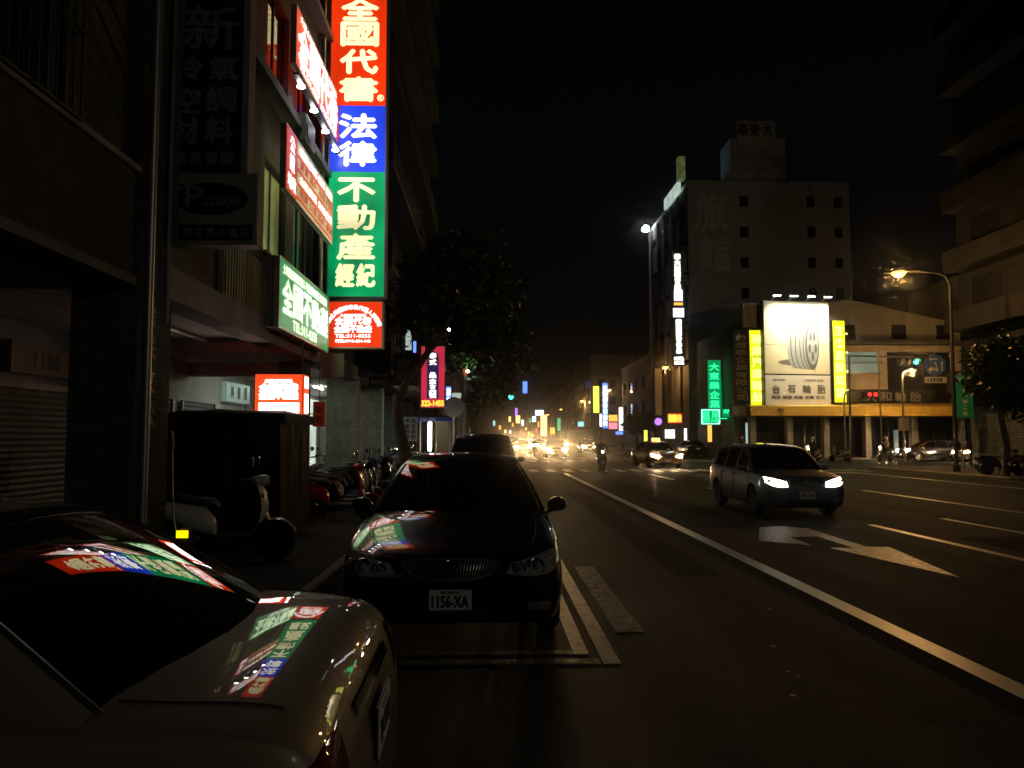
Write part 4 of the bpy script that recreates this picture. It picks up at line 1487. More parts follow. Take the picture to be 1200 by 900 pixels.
for nm, lab, a0, a1, b0, b1, tx_ in (('yellow_banner', 'bright yellow lit vertical banner left of the tyre billboard', 878.5, 895, 387, 476.5, '專業汽車輪胎'),
                                     ('yellow_banner', 'narrower bright yellow lit banner right of the tyre billboard', 976.5, 988.5, 376, 472, '定位避震底盤')):
    t = small_sign(nm, lab, a0, a1, b0, b1, 58.9, 'face_yellow', .4, txts=tx_, tm='face_yellow_letter', bold=.03)
    if a0 > 900:
        hh = at(982, 376, 58.9).z - at(982, 472, 58.9).z
        for k in range(4):
            MB().lathe([(0, -.08), (.09, 0), (0, .08)], 8, 'Y', (.62, -.1, hh * (.15 + .23 * k))).build('bulb', 'glow_amber', t)

small_sign('dark_blade_sign', 'unlit dark vertical sign with pale characters left of yellow banner', 859.5, 876.5, 387, 475, 59.5, 'sign_black', .5, txts='台億泰企業有限公司', tm='plaster', bold=.02)
small_sign('cream_box_sign', 'small unlit cream box sign under the dark vertical sign', 856, 876, 475, 488, 59.4, 'sign_cream', .5, txts='輪胎', tm='plaster_warm')
t = small_sign('green_neon_sign', 'tall green neon vertical sign at left of the corner shops', 829, 844, 422, 482, 66, 'neon_green_face', .4, txts='大東樂企業', tm='neon_green', bold=.03, post='R')
t2 = small_sign('green_framed_sign', 'green framed lit horizontal sign under the green neon sign', 820.5, 843.5, 479, 498, 65.5, 'neon_green_face', .4, txts='藥局', tm='neon_green', bold=.03)
a, b = at(820.5, 498, 65.5), at(843.5, 479, 65.5)
w, h = b.x - a.x, b.z - a.z
nb_ = MB()
for x0, x1, z0_, z1_ in ((-w / 2 + .08, w / 2 - .08, .06, .14), (-w / 2 + .08, w / 2 - .08, h - .14, h - .06), (-w / 2 + .06, -w / 2 + .14, .14, h - .14), (w / 2 - .14, w / 2 - .06, .14, h - .14)):
    nb_.box(x0, x1, -.24, -.205, z0_, z1_)
nb_.build_each('neon_tube', 'neon_aqua', t2)
small_sign('green_shop_window', 'green lit shop window beside the dark vertical sign', 845.5, 857.5, 446, 489, 66.3, 'neon_green_face', .3, txts='樂飲', tm='neon_green', bold=.03)
t = small_sign('green_light_strip', 'thin green light strip at the shop eave below the neon signs', 836, 874, 489.5, 491.5, 65, 'neon_green', .3)
small_sign('shop_tube', 'short bright white tube over the shop door under green signs', 855, 862, 494, 497, 64.5, 'glow_ice', .2)
small_sign('white_door_strip', 'white lit vertical strip at the shop door beside tyre shop', 873.5, 877.5, 495, 521, 62, 'shop_white', .15)
small_sign('orange_lit_door', 'dim orange lit doorway panel under the green signs', 829, 834, 498, 518, 66.5, 'glow_orange', .15)

# hotel blade sign: separate white characters on a dark fin
HY2 = 78.3
a, b = at(788, 429, HY2), at(801, 294, HY2)
t = thing('hotel_blade_sign', 'white lit vertical characters of the hotel sign on the dark tower', 'sign', ((a.x + b.x) / 2, HY2, a.z), 0)
w, h = b.x - a.x, b.z - a.z
MB().box(-w / 2, w / 2, -.2, .3, 0, h).build('fin', 'frame_black', t)
k = HY2 / F_PX
zz = lambda py: at(794, py, HY2).z - a.z
text(t, [(c, -.05, zz(301.5 + 7.0 * i), 6.8 * k, 6.2 * k) for i, c in enumerate('華大旅館會議')], 'letter_white_far', -.206, bold=.06)
MB().box(-.42, .02, -.212, -.201, zz(353), zz(340)).box(.06, .42, -.212, -.201, zz(353), zz(340)).build_each('small_panel', 'glow_ice', t)
MB().box(-.45, .45, -.212, -.201, zz(358), zz(355)).build('red_line', 'glow_orange', t)
MB().box(-.54, .54, -.214, -.201, zz(372), zz(361.5)).build('white_panel', 'glow_ice', t)
text(t, [(c, .0, zz(377.5 + 6.7 * i), 6.4 * k, 5.8 * k) for i, c in enumerate('商務宴會休息')], 'letter_white_far', -.206, bold=.06)
text(t, [('HOTEL', .0, zz(420.5), 11 * k, 3.6 * k), ('SPA&', 0, zz(425.5), 11 * k, 3.2 * k)], 'letter_white_far', -.206, 'hotel_letters', .05)
MB().box(w / 2 + .001, w / 2 + .6, -.1, .1, h * .3, h * .3 + .2).box(w / 2 + .001, w / 2 + .6, -.1, .1, h * .8, h * .8 + .2).build_each('bracket', 'metal_dark', t)

small_sign('banner_sign', 'dim tall banner, beige above and red below, left of the hotel lamp', 767.5, 775, 432, 487, 90, 'plaster', .4, post='R')
q = at(771, 494, 88)
t = thing('violet_round_sign', 'small round violet lit sign under the beige banner', 'sign', (q.x, 88, q.z), 0)
MB().lathe([(0, -.2), (.42, -.2), (.48, -.12), (.48, .2), (0, .2)], 24, 'Y').build('cabinet', 'metal_dark', t)
MB().lathe([(0, -.22), (.40, -.22), (.40, -.201), (0, -.201)], 24, 'Y').build('face', 'glow_violet', t)
MB().box(.481, 1.2, -.03, .03, -.03, .03).build('bracket', 'metal_dark', t)
small_sign('red_digit_sign', 'red and orange lit sign with yellow digits beside violet sign', 782, 799, 484.5, 496, 77.5, 'glow_red', .4, txts='118', tm='letter_gold', bold=.02)
small_sign('white_lightbox', 'white lit box sign above the taxi roof', 778.5, 790.5, 503, 514, 77, 'face_white', .4, post='G')
small_sign('white_strip_sign', 'thin white vertical lit sign right of the taxi', 801.5, 804.5, 502, 522, 75, 'glow_white', .3, post='G')
small_sign('pale_green_strip', 'thin pale lit sign left of the taxi', 754.5, 758.5, 504, 526, 94, 'glow_yellow', .3, post='G')
small_sign('lime_blade_sign', 'lime yellow lit vertical sign at the left of the far sign cluster', 695, 702, 452.5, 484, 138, 'glow_yellow', .4, post='R')
small_sign('blue_letter_sign', 'tall blue sign with white lit characters in the far cluster', 706, 712, 449, 502, 124, 'glow_blue', .4, txts='夜市保齡球館飲', tm='glow_ice', bold=.06, post='R')
small_sign('orange_box_sign', 'orange lit box sign right of the blue letter sign', 713, 723.5, 486, 494, 117, 'glow_orange', .4, post='R')
small_sign('pink_box_sign', 'pink lit box sign directly under the orange box sign', 713, 723.5, 495, 503, 117, 'glow_pink', .4, post='R')
small_sign('white_blade_sign', 'white lit vertical sign at the right of the far sign cluster', 725, 730, 477, 505, 110, 'glow_white', .4, post='R')
small_sign('blue_neon_sign', 'small blue neon sign low in the far cluster', 721, 730, 505.5, 509.5, 110, 'glow_blue', .4, post='G')
small_sign('white_sign_strip', 'thin white lit sign between lime and blue signs', 702.5, 705.5, 485, 500, 128, 'glow_white', .3, post='G')
small_sign('blue_crown_sign', 'blue white lit sign high on a mast down the street', 612.5, 618, 447, 461, 230, 'glow_blue', .6, post='G')
small_sign('ice_box_sign', 'white blue horizontal lit sign far down the street', 627, 637, 480.5, 487, 220, 'glow_ice', .6, post='G')
small_sign('white_far_sign', 'small white lit sign left of the far horizontal sign', 623.5, 628, 488, 494.5, 250, 'glow_white', .6, post='G')
small_sign('amber_far_sign', 'tall amber white lit sign in the far street', 633.5, 641, 486, 511, 210, 'glow_amber', .6, post='G')
small_sign('orange_far_sign', 'orange lit sign right of the tall amber sign', 644.5, 650, 501, 509, 200, 'glow_orange', .6, post='G')
small_sign('green_far_sign', 'narrow green lit sign right of the far amber sign', 653, 657, 490, 505, 190, 'glow_green', .5, post='G')
small_sign('teal_far_sign', 'teal lit sign under the far street lamps', 677, 684, 494, 500, 158, 'glow_teal', .5, post='R')
small_sign('violet_mast_sign', 'small violet lit sign on the far mast below blue sign', 603.5, 606.5, 478, 488, 240, 'glow_violet', .5, post='G')
small_sign('white_mast_sign', 'small white lit sign below the violet mast sign', 604.5, 609.5, 487, 496, 236, 'glow_amber', .5, post='G')
rr_ = random.Random(11)
fars = [('amber', 597, 492), ('orange', 601, 498), ('white', 612, 496), ('yellow', 616, 503), ('orange', 620, 508), ('red', 611, 506), ('teal', 579, 497), ('orange', 586, 501),
        ('amber', 592, 505), ('red', 629, 505), ('white', 598, 507), ('red', 660, 507), ('orange', 667, 510), ('pink', 671, 505), ('green', 621, 494), ('orange', 631, 498)]
place = ['leftmost', 'second', 'third', 'fourth', 'fifth']
seen = {}
for c, px, py in sorted(fars, key=lambda q: q[1]):
    i = seen.get(c, 0)
    seen[c] = i + 1
    small_sign('distant_shop_sign', f'tiny {c} shop light far down the street, {place[i]} of the {c} ones', px - rr_.uniform(.9, 1.8), px + rr_.uniform(.9, 1.8),
               py - rr_.uniform(1, 4), py + rr_.uniform(1, 3), 260 + rr_.uniform(-30, 90), 'glow_' + c, .6, post='G', group='tiny shop lights at the end of the street')

# ================================================================== STREET LAMPS, SIGNALS, ROAD SIGNS
def street_lamp(Y, lab, hgt=9.0, X=18.3, pole=20.7, energy=900, m='lamp_sodium', r=.24):
    t = thing('street_lamp', lab, 'street lamp', (pole, Y, .13), 0, 'sodium street lamps along the right pavement')
    MB().lathe([(.0, 0), (.16, 0), (.16, .25), (.10, .35), (.08, 4), (.06, hgt - 1.0)], 12).build('pole', 'pole_paint', t, True)
    pts = catmull([Vector((0, 0, hgt - 1.05)), Vector((-.05, 0, hgt - .5)), Vector((-.5, 0, hgt - .1)), Vector((X - pole + .35, 0, hgt + .02))], 6)
    MB().tube(pts, .045, 8).build('arm', 'pole_paint', t, True)
    hd = MB().rings([[Vector((X - pole + dx, w_ * math.cos(k * math.pi / 6), hgt + .02 + h_ * math.sin(k * math.pi / 6))) for k in range(12)] for dx, w_, h_ in
                     ((-.28, .04, .03), (-.2, .13, .08), (.08, .17, .10), (.38, .10, .07), (.5, .05, .05))]).build('lamp_head', 'pole_paint', t, True)
    MB().lathe([(0, -.22), (r * .6, -.19), (r, -.05), (r * .9, .0), (0, .01)], 14, c=(X - pole + .08, 0, hgt - .04)).build('lamp_bowl', m, hd, True)
    if energy:
        L = bpy.data.lights.new('sodium_light', 'POINT')
        L.energy = energy
        L.color = (1.0, .50, .15) if Y > 0 else (1.0, .88, .72)
        L.shadow_soft_size = .18
        o = bpy.data.objects.new('sodium_light', L)
        COL.objects.link(o)
        o.parent = t
        o.location = (X - pole + .08, 0, hgt - .34)
    return t


for Y, lab, e in ((-8, 'orange street lamp over the right pavement level with the camera', 1000), (35, 'nearest orange street lamp over the right pavement at upper right', 1600), (83, 'orange street lamp beside the black hotel tower', 550), (123, 'orange street lamp over the far sign cluster', 600),
                  (160, 'orange street lamp left of the lime yellow sign', 600), (208, 'small orange street lamp far down the right side', 0), (255, 'farthest visible orange street lamp', 0)):
    street_lamp(Y, lab, energy=e, m='lamp_sodium' if Y < 100 else 'lamp_sodium_far', r=.32 if Y < 100 else .36)
# cross-street lamp before the tyre shop
q = at(1072, 435, 54)
t = thing('cross_street_lamp', 'short orange street lamp in front of the tyre shop', 'street lamp', (at(1059, 500, 54).x, 54, .0), 0)
hh = q.z
MB().lathe([(0, 0), (.1, 0), (.09, .3), (.05, hh - .5)], 10).build('pole', 'metal_grey', t, True)
MB().tube(catmull([Vector((0, 0, hh - .55)), Vector((.1, 0, hh - .1)), Vector((.55, 0, hh + .1))], 6), .035, 6).build('arm', 'metal_grey', t, True)
hd = MB().bbox(.4, 1.0, -.13, .13, hh + .05, hh + .2, .03).build('lamp_head', 'metal_grey', t)
MB().lathe([(0, -.14), (.12, -.10), (.17, 0), (0, .02)], 12, c=(.75, 0, hh + .03)).build('lamp_bowl', 'lamp_sodium', hd, True)
MB().box(-.35, .35, -.08, -.04, 2.1, 3.0).build('notice_plate', 'plaster_warm', t)
L = bpy.data.lights.new('sodium_light', 'POINT')
L.energy = 600
L.color = (1, .56, .20)
L.shadow_soft_size = .15
o = bpy.data.objects.new('sodium_light', L)
COL.objects.link(o)
o.parent = t
o.location = (.75, -.05, hh - .22)
# floodlit pole lamp in front of billboard (thin pole with bent top)
t = thing('bent_pole', 'thin grey pole with bent top beside the right yellow banner', 'pole', (at(991, 530, 55).x, 55, 0), 0)
MB().tube(catmull([Vector((0, 0, 0)), Vector((0, 0, 2)), Vector((0, 0, 4.2)), Vector((.12, 0, 4.75)), Vector((.6, 0, 4.95)), Vector((1.4, 0, 4.9))], 5), .06, 8).build('pole', 'metal_grey', t, True)
bx_ = MB().bbox(1.2, 2.6, -.15, .15, 4.4, 4.85, .03).build('signal_housing', 'plastic_black', t)
for k in range(2):
    MB().lathe([(0, -.17), (.14, -.17), (.14, -.15), (0, -.15)], 14, 'Y', (1.75 + k * .4, 0, 4.65)).build('red_lens', 'signal_red', bx_)


def signal(lab, loc, lens_px, m='signal_green', mast=None, n=3, r=.15, on=2):
    t = thing('traffic_signal', lab, 'traffic light', loc, 0)
    L_ = n * .42
    MB().bbox(-L_ / 2, L_ / 2, -.12, .12, -.24, .24, .03).build('housing', 'plastic_black', t)
    for k in range(n):
        x = -L_ / 2 + .21 + k * .42
        MB().lathe([(0, -.15), (r, -.14), (r, -.121), (0, -.121)], 16, 'Y', (x, 0, 0)).build('lens', m if k == on else 'lens_clear', t)
        v = MB()
        v.rings([[Vector((x + (r + .02) * math.cos(R(a)), y, (r + .02) * math.sin(R(a)))) for a in range(0, 181, 20)] for y in (-.38, -.12)], cap=False, closed=False)
        v.build('visor', 'plastic_black', t)
    if mast:
        MB().tube([Vector(q) - Vector(loc) for q in mast], .07, 8).build('mast', 'metal_grey', t, True)
    return t


q = at(1064, 424, 47)
signal('green traffic signal right of the tyre billboard', q, None, mast=[q + Vector((.4, .15, .3)), (21.5, 47, q.z + .35), (21.6, 47.4, .1)])
q = at(594, 465, 90)
signal('green traffic signal hanging over the far street at left', q, None, mast=[q + Vector((-.4, .15, .3)), (-2.4, 90, q.z + .4), (-2.5, 90.2, .1)], r=.32)
q = at(684, 496.5, 150)
# blue two-stage turn sign
q = at(1096, 428, 44)
t = thing('blue_turn_sign', 'round blue two stage turn sign with white plate near street sign', 'road sign', (q.x, 44, q.z), 0)
MB().lathe([(0, -.02), (.60, -.02), (.60, .02), (0, .02)], 32, 'Y').build('disc', 'blue_sign', t)
ar = MB()
ar.add([(x, -.026, z) for x, z in ((-.38, .34), (-.24, .46), (-.24, .38), (.1, .38), (.1, .30), (-.24, .30), (-.24, .22))], [tuple(range(7))])
ar.add([(x, -.026, z) for x, z in ((.36, .22), (.46, .08), (.40, .08), (.40, -.32), (.32, -.32), (.32, .08), (.26, .08))], [tuple(range(7))])
ar.build_each('arrow', 'white_sign', t)
sc_ = MB()
for cx in (-.30, .06):
    sc_.add([(cx + .10 * math.cos(k * math.pi / 6), -.026, -.26 + .10 * math.sin(k * math.pi / 6)) for k in range(12)], [tuple(range(12))])
sc_.add([(x, -.028, z) for x, z in ((-.32, -.2), (-.32, -.1), (-.1, -.12), (-.06, -.2), (.02, -.2), (-.02, .1), (-.12, .14), (-.1, .18), (.04, .16), (.1, -.22), (.04, -.28), (-.26, -.28))], [tuple(range(12))])
sc_.build('scooter_symbol', 'white_sign', t)
pl = MB().box(-.6, .6, -.02, .02, -1.0, -.66).build('plate', 'white_sign', t)
text(pl, [(c, -.46 + .185 * i, -.83, .16, .22) for i, c in enumerate('機慢車待轉')], 'plate_ink', -.026, bold=.006)
MB().tube([(.0, .06, -.95), (.0, .06, .75)], .04, 8).tube([(.0, .06, .6), (21.8 - q.x, .06, .9), (21.9 - q.x, .1, .13 - q.z)], .05, 8).build('post', 'metal_grey', t, True)
# green street name sign
q = at(1129, 490, 38)
t = thing('street_name_sign', 'green vertical and horizontal street name boards on a pole at right', 'road sign', (at(1129, 520, 38).x, 38, .13), 0)
MB().tube([(0, .07, 0), (0, .07, at(1129, 440, 38).z)], .05, 10).build('pole', 'metal_grey', t, True)
a, b = at(1121.5, 493, 38), at(1139.5, 455, 38)
xo = t.location.x
v = MB().box(a.x - xo, b.x - xo, -.03, .01, a.z, b.z).build('vertical_board', 'green_sign', t)
cx = (a.x + b.x) / 2 - xo
st = (b.z - a.z) / 5.4
text(v, column_text('▲九如二路', cx, b.z - .04, st, .22, st * .62), 'white_sign', -.035, bold=.006)
a, b = at(1115.5, 454, 38), at(1143, 443, 38)
hb = MB().box(a.x - xo, b.x - xo, -.032, .012, a.z, b.z).build('horizontal_board', 'green_sign', t)
text(hb, [('自立一路', (a.x + b.x) / 2 - xo, (a.z + b.z) / 2, .7, .2)], 'white_sign', -.037, bold=.004)


# ================================================================== VEHICLES
def loft(stations, sub=5):
    """closed skin through mirrored half sections; stations: (y, hw, zb, zs, zd)"""
    st = [Vector((y, hw, zb)) for y, hw, zb, zs, zd in stations]
    st2 = [Vector((zs, zd, 0)) for y, hw, zb, zs, zd in stations]
    a, b = catmull(st, sub), catmull(st2, sub)
    rings = []
    for p_, q_ in zip(a, b):
        y, hw, zb = p_
        zs, zd = q_.x, q_.y
        hgt = zs - zb
        half = [Vector((0, 0, zb)), Vector((.55 * hw, 0, zb)), Vector((.86 * hw, 0, zb + .015)), Vector((.965 * hw, 0, zb + .16 * hgt)), Vector((hw, 0, zb + .45 * hgt)), Vector((.992 * hw, 0, zb + .72 * hgt)),
                Vector((.955 * hw, 0, zs - .03 * hgt)), Vector((.90 * hw, 0, zs + .25 * (zd - zs))), Vector((.70 * hw, 0, zs + .68 * (zd - zs))), Vector((.36 * hw, 0, zs + .93 * (zd - zs))), Vector((0, 0, zd))]
        h_ = catmull(half, 3)
        ring = [Vector((v.x, y, v.z)) for v in h_] + [Vector((-v.x, y, v.z)) for v in h_[-2:0:-1]]
        rings.append(ring)
    return rings


def cabin(prof, hwb, hwr, zbelt, zroof, wf, wr, sub=4, crown=.045):
    """greenhouse grid: returns rows of points along the car, columns from left belt over the roof to right belt"""
    pr = catmull([Vector((y, z, 0)) for y, z in prof], sub)
    S = [0, .10, .36, .64, .90, 1.0]
    T = [.93, .72, .45, .18, 0]
    rows = []
    n = len(pr)
    for i, q in enumerate(pr):
        y, zt = q.x, q.y
        ze = zt - crown
        tt = min(1.05, max(0.0, (ze - zbelt) / (zroof - crown - zbelt)))
        xe = hwb + (hwr - hwb) * (tt ** 1.15)
        u = i / (n - 1)
        warp = wf * max(0, 1 - u * 2.2) + wr * max(0, (u - .55) / .45)
        half = []
        for s in S:
            x = hwb + (xe - hwb) * s
            z = (zbelt - .05) + (max(ze, zbelt - .045) - (zbelt - .05)) * s
            bul = .012 * math.sin(math.pi * s)
            half.append(Vector((x + bul, 0, z)))
        for f in T:
            x = xe * f
            half.append(Vector((x, 0, ze + crown * (1 - f * f) if f < .93 else ze + crown * .20)))
        row = []
        for v in half:
            row.append(Vector((-v.x, y + warp * (v.x / hwb) ** 2, v.z)))
        for v in half[-2::-1]:
            row.append(Vector((v.x, y + warp * (v.x / hwb) ** 2, v.z)))
        rows.append(row)
    return rows


def boolean_cut(o, cutters):
    dg = bpy.context.evaluated_depsgraph_get()
    for c in cutters:
        md = o.modifiers.new('cut', 'BOOLEAN')
        md.operation = 'DIFFERENCE'
        md.solver = 'EXACT'
        md.object = c
    dg = bpy.context.evaluated_depsgraph_get()
    me = bpy.data.meshes.new_from_object(o.evaluated_get(dg))
    old = o.data
    o.modifiers.clear()
    o.data = me
    me.name = old.name
    bpy.data.meshes.remove(old)
    for c in cutters:
        wipe(c)
    me.polygons.foreach_set('use_smooth', [True] * len(me.polygons))
    me.set_sharp_from_angle(angle=R(38))


def patch(bvh, top, bot, d, n=10, m=5, off=.006, far=6.0):
    """a shell laid on the body: top and bottom are curves in the plane seen along d"""
    d = Vector(d).normalized()
    top = catmull([Vector(p_) for p_ in top], max(1, n // (len(top) - 1)))
    bot = catmull([Vector(p_) for p_ in bot], max(1, n // (len(bot) - 1)))
    k = min(len(top), len(bot))
    rows = []
    last = None
    for j in range(m + 1):
        r = []
        for i in range(k):
            p_ = top[i].lerp(bot[i], j / m)
            hit = bvh.ray_cast(p_ - d * far, d)
            if hit[0] is not None:
                q = hit[0] + hit[1] * (off if hit[1].dot(d) < 0 else -off)
                last = q
            else:
                hit = bvh.find_nearest(p_)
                q = hit[0] + hit[1] * off
            r.append(q)
        rows.append(r)
    return rows


def wheel(parent, x, y, r=.31, w=.20, s=1, name='wheel', rimm='aluminium'):
    g = thing('tmp', 'x', 'x')
    bpy.data.objects.remove(g)
    t = MB().lathe([(r * .66, -w / 2), (r * .92, -w / 2), (r, -w * .36), (r, w * .36), (r * .92, w / 2), (r * .66, w / 2), (r * .64, 0)], 24, 'X', (x, y, r)).build(name, 'rubber', parent, True)
    MB().lathe([(r * .655, -w * .44), (r * .64, -w * .1), (r * .64, w * .1), (r * .655, w * .44), (r * .60, w * .44), (r * .56, w * .2), (r * .56, -w * .2), (r * .60, -w * .44)], 24, 'X', (x, y, r)).build('rim', rimm, t, True)
    sp = MB()
    xo = x + s * w * .30
    sp.lathe([(0, -.02), (r * .17, -.02), (r * .15, .02), (0, .025)], 12, 'X', (xo, y, r))
    for k in range(7):
        a = 2 * math.pi * k / 7
        c, sn = math.cos(a), math.sin(a)
        p0, p1 = Vector((xo, y + c * r * .14, r + sn * r * .14)), Vector((xo, y + c * r * .60, r + sn * r * .60))
        sp.tube([p0, p1], [r * .075, r * .06], 6)
    sp.build('spokes', rimm, t)
    MB().lathe([(0, -.01), (r * .5, -.01), (r * .5, .01), (0, .01)], 16, 'X', (x, y, r)).build('brake_disc', 'metal_dark', t)
    return t


def make_car(name, label, P, paint, group=None, cat='car'):
    root = thing(name, label, cat, (0, 0, 0), 0, group)
    rings = loft(P['st'])
    body = MB().rings(rings).build('body', paint, root, True, 50)
    bm = bmesh.new()
    bm.from_mesh(body.data)
    bvh = BVHTree.FromBMesh(bm)
    bm.free()
    fw, rw, r, W = P['fw'], P['rw'], P.get('r', .31), P['W']
    cut = []
    for y in (fw, rw):
        for s in (-1, 1):
            c = MB().lathe([(r + .055, -.14), (r + .055, .14)], 28, 'X', (s * (W / 2 - .10), y, r)).build('cutter', 'metal_dark')
            cut.append(c)
    boolean_cut(body, cut)
    for y in (fw, rw):
        for s in (-1, 1):
            wheel(root, s * (W / 2 - .115), y, r, .20, s)
    # greenhouse
    rows = cabin(P['prof'], P['hwb'], P['hwr'], P['zbelt'], P['zroof'], P['wf'], P['wr'], crown=P.get('crown', .045))
    sub = 4
    i_ws = P['i_ws'] * sub
    i_rw = P['i_rw'] * sub
    nr, nc = len(rows), len(rows[0])
    reg = {'roof': MB(), 'windshield': MB(), 'rear_window': MB()}
    side = {}
    for i in range(nr - 1):
        for j in range(nc - 1):
            quad = [rows[i][j], rows[i][j + 1], rows[i + 1][j + 1], rows[i + 1][j]]
            yc = sum(q.y for q in quad) / 4
            jj = min(j, nc - 2 - j)
            key = 'roof'
            if jj >= 6 and i < i_ws:
                key = 'windshield'
            elif jj >= 6 and i >= i_rw:
                key = 'rear_window'
            elif 1 <= jj <= 3:
                for k, (y0, y1) in enumerate(P['doors']):
                    if y0 < yc < y1:
                        key = (k, j < nc / 2)
            tgt = reg.get(key)
            if tgt is None:
                tgt = side.setdefault(key, MB())
            tgt.add(quad, [(0, 1, 2, 3)])

    def weld(mb, nm, m):
        o = mb.build(nm, m, root)
        b_ = bmesh.new()
        b_.from_mesh(o.data)
        bmesh.ops.remove_doubles(b_, verts=b_.verts, dist=1e-5)
        bmesh.ops.recalc_face_normals(b_, faces=b_.faces)
        b_.to_mesh(o.data)
        b_.free()
        o.data.polygons.foreach_set('use_smooth', [True] * len(o.data.polygons))
        return o
    roof = weld(reg['roof'], 'roof', paint)
    for kk in ('windshield', 'rear_window'):
        o = weld(reg[kk], kk, 'car_glass')
    for kk, mb in side.items():
        weld(mb, 'side_window', 'car_glass')
    cbm = bmesh.new()
    allm = MB()
    for i in range(nr - 1):
        for j in range(nc - 1):
            allm.add([rows[i][j], rows[i][j + 1], rows[i + 1][j + 1], rows[i + 1][j]], [(0, 1, 2, 3)])
    # black rubber edge of both screens
    for idx0, idx1 in ((0, i_ws), (i_rw, nr - 1)):
        pts = [rows[i][6] for i in range(idx0, idx1 + 1)] 
        pts2 = [rows[i][nc - 7] for i in range(idx0, idx1 + 1)]
        MB().tube(pts, .011, 5).tube(pts2, .011, 5).build_each('screen_trim', 'plastic_black' if not P.get('bright') else 'chrome', roof, True)
    yf, yr = P['st'][0][0], P['st'][-1][0]
    S = P['front']
    # headlights
    for s in (-1, 1):
        t_ = [(s * x, 0, z) for x, z in S['lamp_top']]
        b_ = [(s * x, 0, z) for x, z in S['lamp_bot']]
        hl = MB().grid(patch(bvh, t_, b_, (0, 1, 0), 12, 5, .004)).build('headlight', 'lens_clear', root, True)
        for k, (x, z, rr) in enumerate(S['bulbs']):
            hit = bvh.ray_cast(Vector((s * x, yf - 3, z)), Vector((0, 1, 0)))
            if hit[0] is None:
                continue
            c = hit[0] + Vector((0, -.012, 0))
            MB().lathe([(0, .03), (rr * .5, .02), (rr * .85, -.002), (rr, -.012), (rr * 1.04, 0), (rr, .02)], 18, 'Y', c).build('reflector', 'lamp_glass', hl, True)
            MB().lathe([(0, -.028), (rr * .3, -.022), (rr * .42, -.006), (rr * .42, .0)], 12, 'Y', c).build('bulb_lens', 'lamp_glass' if k else 'lens_clear', hl, True)
        x, z, rr = S['amber']
        hit = bvh.ray_cast(Vector((s * x, yf - 3, z)), Vector((0, 1, 0)))
        if hit[0]:
            MB().lathe([(0, -.016), (rr * .8, -.012), (rr, 0), (rr, .02)], 12, 'Y', hit[0]).build('indicator', 'lamp_amber', hl, True)
        fx0, fx1, fz0, fz1 = S['fog']
        MB().grid(patch(bvh, [(s * fx0, 0, fz1), (s * fx1, 0, fz1)], [(s * fx0, 0, fz0), (s * fx1, 0, fz0)], (0, 1, 0), 6, 3, .005)).build('fog_lamp', 'lamp_glass', root, True)
    gt, gb = S['grille_top'], S['grille_bot']
    full = lambda c: [(-x, 0, z) for x, z in c[::-1]] + [(x, 0, z) for x, z in c[1:]]
    g_rows = patch(bvh, full(gt), full(gb), (0, 1, 0), 16, 4, .006)
    gr = MB().grid(g_rows).build('grille', 'plastic_black', root, True)
    MB().tube(g_rows[0], .011, 6).tube(g_rows[-1], .010, 6).tube([q[0] for q in g_rows], .008, 6).tube([q[-1] for q in g_rows], .008, 6).build('grille_surround', 'chrome', gr, True)
    bars = MB()
    k = len(g_rows[0])
    nb = S.get('bars', 26)
    for i in range(1, nb):
        f = i / nb * (k - 1)
        a0 = int(min(f, k - 2))
        ft = f - a0
        bars.tube([g_rows[j][a0].lerp(g_rows[j][a0 + 1], ft) + Vector((0, -.006, 0)) for j in range(5)], .0035, 4, False)
    bars.build('grille_bars', 'chrome' if S.get('chromebars') else 'metal_grey', gr, kind='stuff')
    ec = g_rows[1][k // 2] + Vector((0, -.02, 0))
    em_ = MB()
    for rx, rz_ in ((.055, .036), (.018, .033), (.042, .014)):
        em_.tube([ec + Vector((rx * math.cos(a * math.pi / 10), 0, rz_ * math.sin(a * math.pi / 10) + (0 if rx > .05 else .012 if rx > .04 else 0))) for a in range(21)], .005, 5, False)
    em_.build('emblem', 'chrome', gr, True)
    it, ib = S['intake_top'], S['intake_bot']
    MB().grid(patch(bvh, full(it), full(ib), (0, 1, 0), 12, 3, .005)).build('lower_intake', 'plastic_black', root, True)
    # bumper groove
    gv = MB()
    z = S['groove']
    pts = []
    for i in range(25):
        x = -.80 * W / 2 + i / 24 * 1.6 * W / 2
        hit = bvh.ray_cast(Vector((x, yf - 3, z + .01 * (x / .8) ** 2)), Vector((0, 1, 0)))
        if hit[0]:
            pts.append(hit[0] + hit[1] * .003)
    gv.tube(pts, .006, 5).build('bumper_moulding', S.get('groove_m', 'plastic_black'), root, True)
    # bonnet / boot shut lines
    for lines in (P['hood_lines'], P['boot_lines']):
        sl = MB()
        for ln in lines:
            pts = []
            for q in catmull([Vector((x, y, 3)) for x, y in ln], 6):
                hit = bvh.ray_cast(q, Vector((0, 0, -1)))
                if hit[0]:
                    pts.append(hit[0] + Vector((0, 0, .001)))
            if len(pts) > 2:
                sl.tube(pts, .0035, 5)
        sl.build_each('shut_line', 'frame_black', root)
